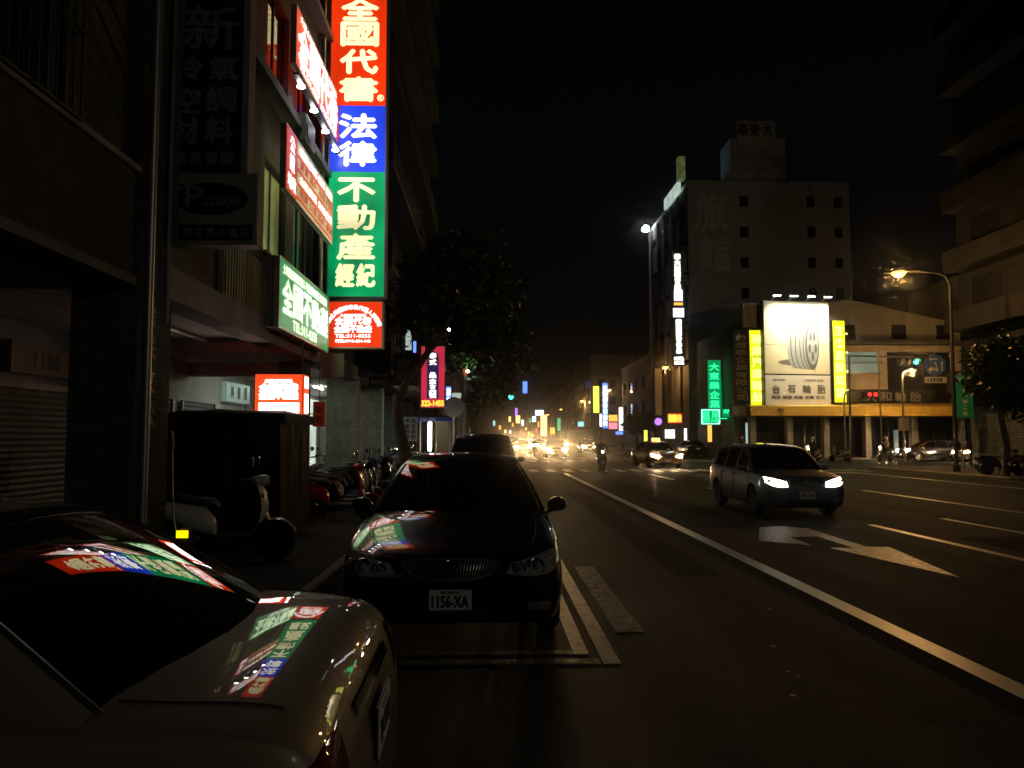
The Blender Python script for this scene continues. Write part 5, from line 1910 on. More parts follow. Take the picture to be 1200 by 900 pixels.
    # door lines and handles on the flanks
    for s in (-1, 1):
        dl = MB()
        for yy in P['door_lines']:
            pts = []
            for i in range(9):
                zz = .30 + (P['zbelt'] - .36) * i / 8
                hit = bvh.ray_cast(Vector((s * 3, yy, zz)), Vector((-s, 0, 0)))
                if hit[0]:
                    pts.append(hit[0] + Vector((s * .001, 0, 0)))
            if len(pts) > 1:
                dl.tube(pts, .004, 5)
        dl.build_each('door_line', 'frame_black', root)
        for yy in P['handles']:
            hit = bvh.ray_cast(Vector((s * 3, yy, P['zbelt'] - .13)), Vector((-s, 0, 0)))
            if hit[0]:
                c = hit[0]
                MB().tube([c + Vector((0, -.09, 0)), c + Vector((s * .03, -.06, 0)), c + Vector((s * .03, .06, 0)), c + Vector((0, .09, 0))], .013, 6).build('door_handle', paint, root, True)
        # mirror
        hit = bvh.ray_cast(Vector((s * 3, P['mir'], P['zbelt'] - .06)), Vector((-s, 0, 0)))
        c = (hit[0] if hit[0] else Vector((s * W / 2, P['mir'], P['zbelt']))) + Vector((s * .10, 0, .085))
        mr = MB().rings([[c + Vector((s * .085 * kx * math.cos(a * math.pi / 8) * 1.15, dy, .072 * kx * math.sin(a * math.pi / 8))) for a in range(16)] for dy, kx in ((-.085, .35), (-.07, .75), (-.03, 1), (.03, 1), (.045, .94))]).build('wing_mirror', paint, root, True, 60)
        MB().rings([[c + Vector((s * .085 * kx * math.cos(a * math.pi / 8) * 1.1, dy, .072 * kx * math.sin(a * math.pi / 8))) for a in range(16)] for dy, kx in ((.046, .88), (.05, .86))]).build('mirror_glass', 'lamp_glass', mr)
        MB().tube([c + Vector((-s * .12, .0, -.085)), c + Vector((-s * .02, 0, -.04))], .022, 6).build('mirror_stalk', 'plastic_black', mr, True)
    # tail
    Tl = P['tail']
    for s in (-1, 1):
        MB().grid(patch(bvh, [(s * x, 0, z) for x, z in Tl['top']], [(s * x, 0, z) for x, z in Tl['bot']], (0, -1, 0), 10, 5, .006)).build('tail_light', 'lamp_red', root, True)
    zc0, zc1, xh = Tl['garnish']
    MB().grid(patch(bvh, [(-xh, 0, zc1), (0, 0, zc1), (xh, 0, zc1)], [(-xh, 0, zc0), (0, 0, zc0), (xh, 0, zc0)], (0, -1, 0), 12, 3, .012)).build('boot_garnish', 'chrome', root, True)
    hit = bvh.ray_cast(Vector((0, yr + 3, Tl['groove'])), Vector((0, -1, 0)))
    pts = []
    for i in range(25):
        x = -.86 * W / 2 + i / 24 * 1.72 * W / 2
        hit = bvh.ray_cast(Vector((x, yr + 3, Tl['groove'])), Vector((0, -1, 0)))
        if hit[0]:
            pts.append(hit[0] + hit[1] * .004)
    if pts:
        MB().tube(pts, .007, 5).build('bumper_moulding', 'plastic_black', root, True)
    # number plates
    for end, zp, tx_ in ((-1, S['plate'], P.get('plate', '8D-2217')), (1, Tl['plate'], P.get('plate', '8D-2217'))):
        hit = bvh.ray_cast(Vector((.0, end * 6, zp)), Vector((0, -end, 0)))
        y = (hit[0].y if hit[0] else end * P['L'] / 2) + end * .014
        pl = MB()
        hw_, hh_ = .16, .075
        pl.box(-hw_, hw_, min(y, y + end * .006), max(y, y + end * .006), zp - hh_, zp + hh_)
        po = pl.build('number_plate', 'plate_white', root)
        if P.get('plate'):
            mb = MB()
            put_text(mb, tx_, 0, zp - .012, .27, .085, -.001, .003)
            put_text(mb, '臺灣省', 0, zp + .056, .15, .022, -.001)
            q = MB()
            q.add([(v[0] * (-end), (y + end * .0075) + end * abs(v[1]) * .5, v[2]) for v in mb.v], mb.f)
            q.build('plate_number', 'plate_ink', po)
            MB().box(-hw_ - .006, hw_ + .006, min(y - end * .004, y + end * .002), max(y - end * .004, y + end * .002), zp - hh_ - .006, zp + hh_ + .006).build('plate_frame', 'metal_dark', po)
    # wipers
    wy = rows[2][nc // 2].y
    wp = MB()
    for x0 in (-.45, .1):
        a = Vector((x0 + .45, P['prof'][0][0] + .02, P['prof'][0][1] + .02))
        b = rows[3][nc // 2 + (0)].copy()
        wp.tube([Vector((x0, P['prof'][0][0] + .06 + abs(x0) * .1, P['prof'][0][1] + .03)), Vector((x0 + .5, P['prof'][0][0] + .14, P['prof'][0][1] + .09))], .008, 5)
    wp.build_each('wiper', 'plastic_black', root)
    MB().box(-.10, .10, P['prof'][3][0] + .05, P['prof'][3][0] + .07, P['prof'][3][1] - .16, P['prof'][3][1] - .10).build('inner_mirror', 'plastic_black', root)
    return root


SEDAN = dict(L=4.8, W=1.8, fw=-1.46, rw=1.28, hwb=.815, hwr=.575, zbelt=.955, zroof=1.47, wf=.26, wr=-.22, i_ws=3, i_rw=7, mir=-.62, crown=.05,
             st=[(-2.40, .56, .40, .55, .58), (-2.388, .66, .32, .61, .645), (-2.35, .755, .26, .66, .70), (-2.27, .825, .21, .70, .745), (-2.05, .875, .19, .75, .815), (-1.6, .90, .18, .82, .895), (-1.0, .90, .18, .88, .965),
                 (-.4, .90, .18, .91, .99), (.4, .90, .18, .93, 1.0), (1.2, .90, .18, .955, 1.02), (1.6, .895, .19, .965, 1.035), (1.95, .885, .20, .96, 1.035), (2.20, .855, .22, .935, 1.01), (2.31, .82, .25, .89, .955), (2.37, .765, .30, .80, .85), (2.40, .68, .38, .66, .70)],
             prof=[(-1.12, .95), (-.88, 1.09), (-.58, 1.255), (-.26, 1.395), (.02, 1.448), (.36, 1.47), (.72, 1.458), (1.0, 1.405), (1.24, 1.285), (1.48, 1.15), (1.70, 1.015)],
             doors=[(-.62, .10), (.20, .98)], door_lines=(-.95, .16, 1.0), handles=(.0, .86),
             hood_lines=[[(-.70, -1.0), (-.69, -1.6), (-.62, -2.1), (-.5, -2.26)], [(.70, -1.0), (.69, -1.6), (.62, -2.1), (.5, -2.26)], [(-.5, -2.26), (0, -2.31), (.5, -2.26)]],
             boot_lines=[[(-.70, 1.62), (-.70, 1.9), (-.66, 2.22)], [(.70, 1.62), (.70, 1.9), (.66, 2.22)]],
             front=dict(lamp_top=[(.46, .675), (.62, .715), (.75, .745), (.835, .755)], lamp_bot=[(.42, .605), (.58, .585), (.74, .60), (.845, .665)], bulbs=[(.66, .66, .062), (.53, .645, .048)], amber=(.775, .675, .035),
                        fog=(.58, .76, .335, .395), grille_top=[(0, .70), (.2, .70), (.38, .685)], grille_bot=[(0, .555), (.16, .56), (.30, .60)], intake_top=[(0, .34), (.25, .335), (.48, .31)], intake_bot=[(0, .27), (.25, .27), (.42, .28)], groove=.50, plate=.415, bars=30),
             tail=dict(top=[(.56, .885), (.66, .885), (.75, .875), (.815, .86)], bot=[(.58, .72), (.67, .715), (.76, .71), (.83, .72)], garnish=(.835, .875, .36), groove=.60, plate=.72))
MPV = dict(L=4.3, W=1.74, fw=-1.32, rw=1.28, hwb=.80, hwr=.60, zbelt=.96, zroof=1.56, wf=.24, wr=-.10, i_ws=3, i_rw=8, mir=-.82, crown=.05,
           st=[(-2.15, .56, .38, .58, .62), (-2.138, .66, .30, .66, .69), (-2.10, .75, .24, .73, .76), (-2.02, .815, .20, .79, .82), (-1.8, .855, .18, .84, .89), (-1.4, .87, .18, .88, .96), (-.9, .87, .18, .91, 1.0), (-.2, .87, .18, .93, 1.0),
               (.6, .87, .18, .95, 1.0), (1.3, .87, .18, .97, 1.02), (1.75, .86, .20, .97, 1.02), (2.0, .835, .23, .95, 1.0), (2.10, .79, .27, .90, .95), (2.14, .73, .32, .82, .86), (2.15, .66, .40, .70, .74)],
           prof=[(-1.35, .97), (-1.08, 1.13), (-.76, 1.32), (-.44, 1.47), (-.1, 1.535), (.4, 1.56), (.95, 1.55), (1.4, 1.52), (1.70, 1.46), (1.92, 1.25), (2.06, 1.0)],
           doors=[(-.85, -.05), (.05, .85), (.95, 1.65)], door_lines=(-1.1, 0, .9), handles=(-.15, .75),
           hood_lines=[[(-.66, -1.2), (-.64, -1.7), (-.5, -2.0)], [(.66, -1.2), (.64, -1.7), (.5, -2.0)], [(-.5, -2.0), (0, -2.06), (.5, -2.0)]],
           boot_lines=[[(-.6, 1.9), (0, 2.0), (.6, 1.9)]],
           front=dict(lamp_top=[(.40, .73), (.55, .775), (.70, .81), (.80, .83)], lamp_bot=[(.38, .63), (.52, .625), (.68, .65), (.80, .72)], bulbs=[(.62, .71, .07), (.48, .69, .05)], amber=(.74, .75, .035),
                      fog=(.55, .70, .33, .39), grille_top=[(0, .74), (.18, .74), (.34, .72)], grille_bot=[(0, .64), (.16, .64), (.30, .65)], intake_top=[(0, .36), (.25, .355), (.45, .33)], intake_bot=[(0, .27), (.25, .27), (.42, .28)], groove=.54, plate=.47, bars=10),
           tail=dict(top=[(.62, .95), (.68, .95), (.74, .94), (.79, .92)], bot=[(.60, .70), (.67, .70), (.74, .70), (.80, .71)], garnish=(.80, .84, .30), groove=.56, plate=.72))
SUV = dict(MPV)
MPV = dict(MPV, zroof=1.51, prof=[(y, .97 + (z - .97) * .915) for y, z in MPV['prof']])
SUV.update(L=4.5, W=1.80, zbelt=1.08, zroof=1.74, hwb=.83, hwr=.66, r=.36,
           st=[(y * 1.045, hw * 1.035, zb + .05, zs + .12, zd + .13) for y, hw, zb, zs, zd in MPV['st']],
           prof=[(-1.30, 1.09), (-1.06, 1.25), (-.80, 1.45), (-.54, 1.63), (-.2, 1.71), (.4, 1.74), (1.0, 1.735), (1.5, 1.71), (1.85, 1.66), (2.05, 1.40), (2.16, 1.12)])
SUV['front'] = dict(MPV['front'], lamp_top=[(x, z + .12) for x, z in MPV['front']['lamp_top']], lamp_bot=[(x, z + .12) for x, z in MPV['front']['lamp_bot']], bulbs=[(x, z + .12, r) for x, z, r in MPV['front']['bulbs']], amber=(.74, .87, .035),
                    grille_top=[(x, z + .12) for x, z in MPV['front']['grille_top']], grille_bot=[(x, z + .08) for x, z in MPV['front']['grille_bot']], plate=.55)
SUV['tail'] = dict(MPV['tail'], plate=.8)


def beams(root, lamps, energy, warm=False, pitch=-1.5, size=16, blend=1.0):
    for x, y, z in lamps:
        L = bpy.data.lights.new('headlight_beam', 'SPOT')
        L.energy = energy
        L.color = (1.0, .60, .25) if warm else (1.0, .90, .74)
        L.spot_size = R(size)
        L.spot_blend = blend
        L.shadow_soft_size = .06
        o = bpy.data.objects.new('headlight_beam', L)
        COL.objects.link(o)
        o.parent = root
        o.location = (x, y, z)
        o.rotation_euler = (R(90 + pitch), 0, R(180))


# black sedan in the parking bay
car = make_car('black_sedan', 'black parked sedan facing the camera with plate 1156-XA', dict(SEDAN, plate='1156-XA'), 'paint_black')
car.location = (-.30, 6.10 + 2.4, 0)
# champagne sedan at the lower left, its boot towards the road
car2 = make_car('champagne_sedan', 'champagne sedan at lower left with signs reflected in rear window and boot', dict(SEDAN, plate='7J-3382', prof=[(-.95, .95), (-.68, 1.09), (-.36, 1.255), (-.02, 1.385), (.30, 1.43), (.64, 1.445), (.95, 1.435), (1.22, 1.395), (1.46, 1.30), (1.70, 1.175), (1.98, 1.02)], wr=-.15, doors=[(-.45, .30), (.40, 1.18)], boot_lines=[[(-.70, 1.86), (-.70, 2.0), (-.66, 2.24)], [(.70, 1.86), (.70, 2.0), (.66, 2.24)]]), 'paint_champagne')
car2.location = (-.36 - 2.4, 2.62, 0)
car2.rotation_euler = (0, 0, R(-88.5))          # front (-y) points to -X
# dark tall car behind the black sedan
car3 = make_car('dark_suv', 'dark tall car parked right behind the black sedan', dict(SUV, plate='5H-6610'), 'paint_dark')
car3.location = (-.20, 18.4 + 2.25, 0)
# silver people carrier driving past
car4 = make_car('silver_minivan', 'silver minivan with bright headlights driving towards the camera', dict(MPV, plate='0832-DM'), 'paint_silver')
car4.location = (6.42, 16.1 + 2.15, 0)


def lit(root, m='headlight_on'):
    recolour(root, ('reflector', 'bulb_lens'), m)
    recolour(root, ('headlight',), m)


lit(car4)
beams(car4, [(-.62, -2.25, .71), (.62, -2.25, .71)], 25, pitch=.5)


def copy_car(src, name, label, loc, rz, paint, lights=None, energy=0, group=None, cat='car', big=None):
    c = copy_tree(src)
    c.name = name
    c.location, c.rotation_euler = loc, (0, 0, rz)
    c['label'], c['category'] = label, cat
    if group:
        c['group'] = group
    recolour(c, ('body', 'roof', 'door_handle', 'wing_mirror'), paint)
    for ch in list(c.children_recursive):
        if ch.type == 'LIGHT' or ch.name.split('.')[0] == 'plate_number':
            bpy.data.objects.remove(ch)
    if lights:
        lit(c, lights)
    else:
        recolour(c, ('reflector', 'bulb_lens', 'headlight'), 'lens_clear')
    if energy:
        beams(c, [(-.62, -2.5, .68), (.62, -2.5, .68)], energy, lights == 'headlight_warm', .2)
    return c


G = 'oncoming cars with headlights on'
tx = copy_car(car, 'taxi', 'taxi with lit roof lamp and headlights past the zebra crossing', (9.25, 44.5, 0), R(4), 'paint_yellow', 'headlight_warm', 2300, G)
rl_ = MB().bbox(-.22, .22, -.1, .1, 1.46, 1.62, .02).build('roof_lamp', 'glow_amber', tx)
text(rl_, [('TAXI', 0, 1.54, .3, .09)], 'plate_ink', -.103)
copy_car(car, 'oncoming_sedan', 'oncoming car with the brightest headlights in the middle of the far street', (5.3, 66, 0), 0, 'paint_dark', 'headlight_warm', 2300, G)
copy_car(car4, 'oncoming_minivan', 'oncoming car just right of the brightest pair of headlights', (10.2, 84, 0), 0, 'paint_silver', 'headlight_warm', 3200, G)
copy_car(car, 'oncoming_sedan', 'oncoming car with headlights close to the dark parked car', (3.3, 84, 0), 0, 'paint_white', 'headlight_warm', 2300, G)
copy_car(car4, 'oncoming_minivan', 'farther oncoming car behind the brightest headlights', (6.6, 108, 0), 0, 'paint_white', 'headlight_warm', 2300, G)
copy_car(car, 'oncoming_sedan', 'farthest oncoming car in the right lane of the street', (11.0, 125, 0), 0, 'paint_dark', 'headlight_warm', 2400, G)
copy_car(car3, 'oncoming_suv', 'tall oncoming car far back in the left lane', (3.8, 135, 0), 0, 'paint_dark', 'headlight_warm', 0, G)
for k_, (x_, y_, src, lab_) in enumerate(((7.2, 152, car, 'small pair of headlights far back in the middle lane'), (10.6, 172, car4, 'small pair of headlights far back in the right lane'),
                                          (3.6, 196, car, 'faint pair of headlights near the end of the left lane'), (7.4, 228, car4, 'faintest pair of headlights near the end of the middle lane'))):
    copy_car(src, 'oncoming_car', lab_, (x_, y_, 0), 0, 'paint_dark', 'headlight_warm', 2300, G)
# cross street and kerbside on the right
gs = copy_car(car, 'gold_sedan', 'gold sedan crossing from the right in front of the tyre shop', (34.0, 53.2, 0), R(-90), 'paint_gold', 'headlight_warm', 120)
w2 = copy_car(car4, 'waiting_car', 'car with lit headlights partly hidden behind the street name pole', (41.0, 51.0, 0), R(-90), 'paint_dark', 'headlight_warm', 0)
w3 = copy_car(car, 'parked_car', 'dark car parked under the green neon signs', (17.3, 68.5, 0), R(180), 'paint_dark')
w4 = copy_car(car4, 'crossing_car', 'dark car with lights just behind the gold sedan', (31.4, 56.2, 0), R(-90), 'paint_dark', 'headlight_warm', 0)

# ================================================================== SCOOTERS
def ell(c, rx, ry, n=12, y=None):
    return [Vector((c[0] + rx * math.cos(2 * math.pi * k / n), c[1], c[2] + ry * math.sin(2 * math.pi * k / n))) for k in range(n)]


def make_scooter(name, label, paint, group):
    """forward = -y, 1.75 m long"""
    t = thing(name, label, 'scooter', (0, 0, 0), 0, group)
    for y in (-.60, .58):
        wl_ = MB().lathe([(.15, -.045), (.22, -.045), (.245, -.02), (.245, .02), (.22, .045), (.15, .045)], 20, 'X', (0, y, .245)).build('wheel', 'rubber', t, True)
        hb = MB().lathe([(.155, -.03), (.145, 0), (.155, .03), (.13, .03), (.13, -.03)], 18, 'X', (0, y, .245))
        for k in range(5):
            a = 2 * math.pi * k / 5
            hb.tube([(0, y + .02 * math.cos(a), .245 + .02 * math.sin(a)), (0, y + .14 * math.cos(a), .245 + .14 * math.sin(a))], .016, 6)
        hb.build('rim', 'metal_grey', wl_, True)
    # front fender
    rows = []
    for k in range(9):
        a = R(25 + 130 * k / 8)
        rows.append([Vector((x, -.60 - .285 * math.cos(a) * (1 if abs(x) < .05 else .97), .245 + .285 * math.sin(a) - abs(x) * .35)) for x in (-.07, -.04, 0, .04, .07)])
    MB().grid(rows).build('front_fender', paint, t, True)
    MB().tube([(-.06, -.60, .245), (-.06, -.50, .55), (0, -.44, .70)], .022, 8).tube([(.06, -.60, .245), (.06, -.50, .55), (0, -.44, .70)], .022, 8).build_each('fork', 'metal_grey', t, True)
    # leg shield: curved panel from floor to handlebar
    sec = [(-.30, .30, .14), (-.36, .36, .17), (-.44, .50, .20), (-.47, .66, .205), (-.44, .82, .17), (-.38, .95, .12)]
    rings = []
    for y, z, hw in sec:
        rings.append([Vector((hw * math.cos(2 * math.pi * k / 14), y - .055 * (1 - (math.cos(2 * math.pi * k / 14)) ** 2) * (1 if math.sin(2 * math.pi * k / 14) < 0 else .35) * (-1 if math.sin(2 * math.pi * k / 14) > 0 else 1), z)) for k in range(14)])
    rings = [list(r_) for r_ in rings]
    MB().rings(rings).build('leg_shield', paint, t, True, 60)
    # floorboard
    MB().rings([[Vector((s_ * hw, y, z)) for s_, z in ((-1, .26), (1, .26), (1.06, .30), (1, .325), (-1, .325), (-1.06, .30))] for y, hw in ((-.34, .13), (-.2, .15), (.05, .15), (.16, .13))]).build('floorboard', 'plastic_black', t)
    # rear body
    sec = [(.10, .30, .52, .13), (.22, .32, .66, .155), (.42, .38, .71, .165), (.64, .48, .74, .14), (.80, .58, .76, .09), (.90, .64, .74, .04)]
    rings = []
    for y, z0, z1, hw in sec:
        rings.append([Vector((hw * math.cos(2 * math.pi * k / 14), y, (z0 + z1) / 2 + (z1 - z0) / 2 * math.sin(2 * math.pi * k / 14))) for k in range(14)])
    MB().rings(rings).build('rear_body', paint, t, True, 60)
    sec = [(.06, .66, .70, .10), (.14, .68, .775, .145), (.36, .71, .79, .15), (.52, .73, .83, .14), (.72, .75, .83, .11), (.80, .76, .79, .07)]
    rings = []
    for y, z0, z1, hw in sec:
        rings.append([Vector((hw * math.copysign(abs(math.cos(2 * math.pi * k / 14)) ** .7, math.cos(2 * math.pi * k / 14)), y, (z0 + z1) / 2 + (z1 - z0) / 2 * math.sin(2 * math.pi * k / 14))) for k in range(14)])
    MB().rings(rings).build('seat', 'seat_black', t, True, 60)
    MB().rings([[Vector((.04 * math.cos(k), y, .47 + .05 * math.sin(k) + (y - .3) * .1)) for k in (0, 1, 2, 3, 4, 5)] for y in (.3, .86)]).build('chain_case', 'plastic_black', t)
    # handlebar cover, grips, headlight
    hd = MB().rings([[Vector((rx * math.cos(2 * math.pi * k / 12), y, .98 + rz_ * math.sin(2 * math.pi * k / 12))) for k in range(12)] for y, rx, rz_ in ((-.52, .05, .04), (-.48, .10, .07), (-.38, .14, .065), (-.30, .09, .04))]).build('handlebar_cover', paint, t, True)
    MB().lathe([(0, -.03), (.05, -.025), (.065, 0), (.065, .03)], 14, 'Y', (0, -.50, .975)).build('headlight', 'lens_clear', hd, True)
    MB().tube(catmull([Vector((-.34, -.24, 1.0)), Vector((-.2, -.33, 1.0)), Vector((0, -.38, .98)), Vector((.2, -.33, 1.0)), Vector((.34, -.24, 1.0))], 4), .014, 7).build('handlebar', 'metal_dark', t, True)
    for s in (-1, 1):
        MB().tube([(s * .23, -.30, 1.0), (s * .35, -.235, 1.0)], .019, 8).build('grip', 'rubber', t, True)
        mr = MB().tube([(s * .17, -.34, 1.0), (s * .20, -.36, 1.12), (s * .24, -.36, 1.17)], .006, 5).build('mirror_stem', 'metal_dark', t)
        MB().lathe([(0, -.012), (.05, -.01), (.058, .005), (.05, .012), (0, .013)], 14, 'Y', (s * .26, -.36, 1.21)).build('mirror', 'lamp_glass', mr, True)
        MB().lathe([(0, -.02), (.025, -.015), (.03, .01)], 8, 'Y', (s * .15, -.47, .80)).build('indicator', 'lamp_amber', t, True)
    MB().bbox(-.07, .07, .86, .93, .62, .70, .015).build('tail_light', 'lamp_red', t)
    MB().box(-.10, .10, .925, .932, .42, .54).build('number_plate', 'plate_white', t)
    rows = []
    for k in range(7):
        a = R(-10 + 75 * k / 6)
        rows.append([Vector((x, .58 + .29 * math.cos(a), .245 + .29 * math.sin(a))) for x in (-.065, 0, .065)])
    MB().grid(rows).build('rear_fender', 'plastic_black', t, True)
    MB().tube([(.11, .30, .26), (.13, .45, .27), (.14, .58, .33), (.14, .84, .40)], [.03, .05, .055, .045], 10).build('exhaust', 'metal_grey', t, True)
    MB().tube([(-.06, .12, .3), (-.16, .20, .02)], .012, 6).tube([(.06, .12, .3), (.16, .20, .02)], .012, 6).build_each('stand', 'metal_dark', t)
    MB().tube(catmull([Vector((-.09, .66, .80)), Vector((-.08, .86, .84)), Vector((0, .93, .85)), Vector((.08, .86, .84)), Vector((.09, .66, .80))], 4), .012, 6).build('grab_rail', 'metal_grey', t, True)
    return t


sc0 = make_scooter('scooter', 'pale scooter standing side-on in front of the covered stall', 'scooter_white', 'parked scooters on the left pavement')
g = at(262, 640, 9.9)
sc0.location = (g.x, 9.9, .13)
sc0.rotation_euler = (0, R(0), R(98))        # front to the right
SG = 'parked scooters on the left pavement'


def put_scooter(label, loc, rz, paint, group=SG, name='scooter', lean=R(0), light=None):
    c = copy_tree(sc0)
    c.name = name
    c.location, c.rotation_euler = loc, (0, lean, rz)
    c['label'], c['group'] = label, group
    recolour(c, ('leg_shield', 'rear_body', 'front_fender', 'handlebar_cover'), paint)
    if light:
        recolour(c, ('headlight',), light)
    return c


rs = random.Random(21)
paints = ['red', 'black', 'white', 'blue', 'silver', 'black', 'green', 'white', 'black', 'silver', 'red', 'blue', 'black', 'white']
ords = ['nearest', 'second', 'third', 'fourth', 'fifth', 'sixth']
cnt = {}
for i, pc in enumerate(paints):
    y = 14.6 + i * .98 + rs.uniform(-.08, .08)
    k = cnt.get(pc, 0)
    cnt[pc] = k + 1
    put_scooter(f'{ords[k]} {pc} scooter in the row parked at the kerb behind the black sedan', (-2.85 + rs.uniform(-.12, .12) - .02 * i, y, .13), R(90 + rs.uniform(-14, 14)), 'scooter_' + pc, lean=R(rs.uniform(-6, -2)))
for i, (x, y, pc, a) in enumerate(((-4.7, 16.2, 'black', 20), (-4.9, 18.6, 'white', 10), (-4.6, 20.6, 'red', -10), (-4.9, 24.4, 'silver', 15), (-4.7, 26.6, 'black', 0))):
    put_scooter(f'{pc} scooter under the arcade, {ords[i]} one inside', (x, y, .13), R(a), 'scooter_' + pc, lean=R(-4), group='scooters under the arcade')
# right hand kerb
for i, (x, y, pc) in enumerate(((20.6, 31.6, 'black'), (21.2, 30.6, 'red'), (20.8, 29.4, 'blue'), (21.4, 33.4, 'silver'), (20.6, 27.8, 'white'))):
    put_scooter(f'{pc} scooter parked under the right hand tree', (x, y, .13), R(70 + 8 * i), 'scooter_' + pc, lean=R(-4), group='scooters under the right tree')


# ================================================================== RIDERS
def skinned(verts, edges, radii, name, m, parent, sub=1, zmat=None):
    me = bpy.data.meshes.new(name)
    me.from_pydata(verts, edges, [])
    o = bpy.data.objects.new(name, me)
    COL.objects.link(o)
    sk = o.modifiers.new('skin', 'SKIN')
    for v, r_ in zip(me.skin_vertices[0].data, radii):
        v.radius = r_ if isinstance(r_, tuple) else (r_, r_)
    me.skin_vertices[0].data[0].use_root = True
    ss = o.modifiers.new('sub', 'SUBSURF')
    ss.levels = ss.render_levels = sub
    dg = bpy.context.evaluated_depsgraph_get()
    nm = bpy.data.meshes.new_from_object(o.evaluated_get(dg))
    bpy.data.objects.remove(o)
    bpy.data.meshes.remove(me)
    nm.polygons.foreach_set('use_smooth', [True] * len(nm.polygons))
    for mm in (m if isinstance(m, list) else [m]):
        nm.materials.append(MATS[mm])
    if zmat:
        for p_ in nm.polygons:
            p_.material_index = zmat(p_.center)
    o = bpy.data.objects.new(name, nm)
    COL.objects.link(o)
    o.parent = parent
    return o


def make_rider(label, loc, rz, top='cloth_dark'):
    t = thing('person', label, 'person', loc, rz, 'scooter riders')
    V = [(0, .30, .86), (0, .27, 1.05), (0, .22, 1.26), (0, .20, 1.36), (0, .18, 1.44),
         (-.11, .28, .84), (-.17, -.08, .80), (-.14, -.06, .40), (-.14, -.18, .345),
         (.11, .28, .84), (.17, -.08, .80), (.14, -.06, .40), (.14, -.18, .345),
         (-.19, .20, 1.31), (-.27, .04, 1.12), (-.29, -.20, 1.03), (.19, .20, 1.31), (.27, .04, 1.12), (.29, -.20, 1.03)]
    E_ = [(0, 1), (1, 2), (2, 3), (3, 4), (0, 5), (5, 6), (6, 7), (7, 8), (0, 9), (9, 10), (10, 11), (11, 12), (2, 13), (13, 14), (14, 15), (2, 16), (16, 17), (17, 18)]
    rad = [(.15, .12), (.14, .11), (.16, .11), .065, .055, .10, .075, .055, .045, .10, .075, .055, .045, .065, .05, .035, .065, .05, .035]
    body = skinned(V, E_, rad, 'body', [top, 'cloth_dark', 'skin'], t, 2, lambda c: 1 if c.z < .92 else (2 if c.y < -.16 and c.z > .95 else 0))
    hc = Vector((0, .17, 1.56))
    hd = MB()
    prof = [(0, -.13), (.05, -.125), (.075, -.09), (.085, -.03), (.09, .03), (.075, .09), (.04, .12), (0, .125)]
    hd.lathe(prof, 16, 'Z', hc)
    h = hd.build('head', 'skin', t, True)
    MB().lathe([(0, -.02), (.012, -.012), (.016, .02), (0, .025)], 8, 'Z', hc + Vector((0, -.093, -.02))).build('nose', 'skin', h, True)
    hm = MB()
    hm.rings([[hc + Vector((r_ * math.cos(2 * math.pi * k / 18), .015 + r_ * 1.12 * math.sin(2 * math.pi * k / 18), z)) for k in range(18)] for z, r_ in ((-.03, .112), (.03, .125), (.08, .118), (.12, .09), (.145, .05), (.15, .01))])
    hm.build('helmet', 'scooter_white' if top == 'cloth_pale' else 'scooter_silver', t, True)
    for s in (-1, 1):
        for k in range(4):
            MB().tube([(s * (.275 + .018 * k), -.215, 1.028), (s * (.28 + .018 * k), -.25, 1.02), (s * (.28 + .018 * k), -.262, .995), (s * (.278 + .018 * k), -.245, .975)], [.011, .010, .009, .008], 6).build('finger', 'skin', body, True)
        MB().tube([(s * .265, -.21, 1.02), (s * .255, -.235, 1.0), (s * .262, -.255, .985)], [.012, .011, .009], 6).build('thumb', 'skin', body, True)
    return t


def ridden(lab_s, lab_p, loc, rz, paint, top, light='headlight_warm'):
    put_scooter(lab_s, loc, rz, paint, 'scooters with riders', light=light)
    c = copy_tree(rider0[top])
    c.location, c.rotation_euler = loc, (0, 0, rz)
    c['label'] = lab_p
    return c


rider0 = {}
rider0['cloth_dark'] = make_rider('dark clothed rider on the scooter coming over the zebra crossing', (5.25, 37.8, 0), 0, 'cloth_dark')
put_scooter('scooter with lit headlight coming over the zebra crossing', (5.25, 37.8, 0), 0, 'scooter_black', 'scooters with riders', light='headlight_on')
q = gnd(1037, 541)
rider0['cloth_pale'] = make_rider('rider in pale shirt and helmet on scooter before the tyre shop', (q.x, q.y, 0), R(-60), 'cloth_pale')
put_scooter('scooter under the rider in the pale shirt', (q.x, q.y, 0), R(-60), 'scooter_silver', 'scooters with riders', light='headlight_warm')
q = gnd(952, 541)
ridden('scooter with lit headlight waiting left of the bent pole', 'dark rider waiting left of the bent pole', (q.x, q.y, 0), R(-55), 'scooter_silver', 'cloth_dark')
q = gnd(868, 540)
ridden('scooter with lit headlight in front of the billboard shop, leftmost there', 'dark rider leftmost in front of the tyre shop', (q.x, q.y, 0), R(-65), 'scooter_red', 'cloth_dark')
ridden('far scooter between the oncoming headlights', 'far rider between the oncoming headlights', (3.9, 71, 0), 0, 'scooter_black', 'cloth_dark')
put_scooter('silver scooter parked at the foot of the bent pole', (gnd(984, 541).x, gnd(984, 541).y, 0), R(-75), 'scooter_silver', 'scooters with riders', light='lens_clear')

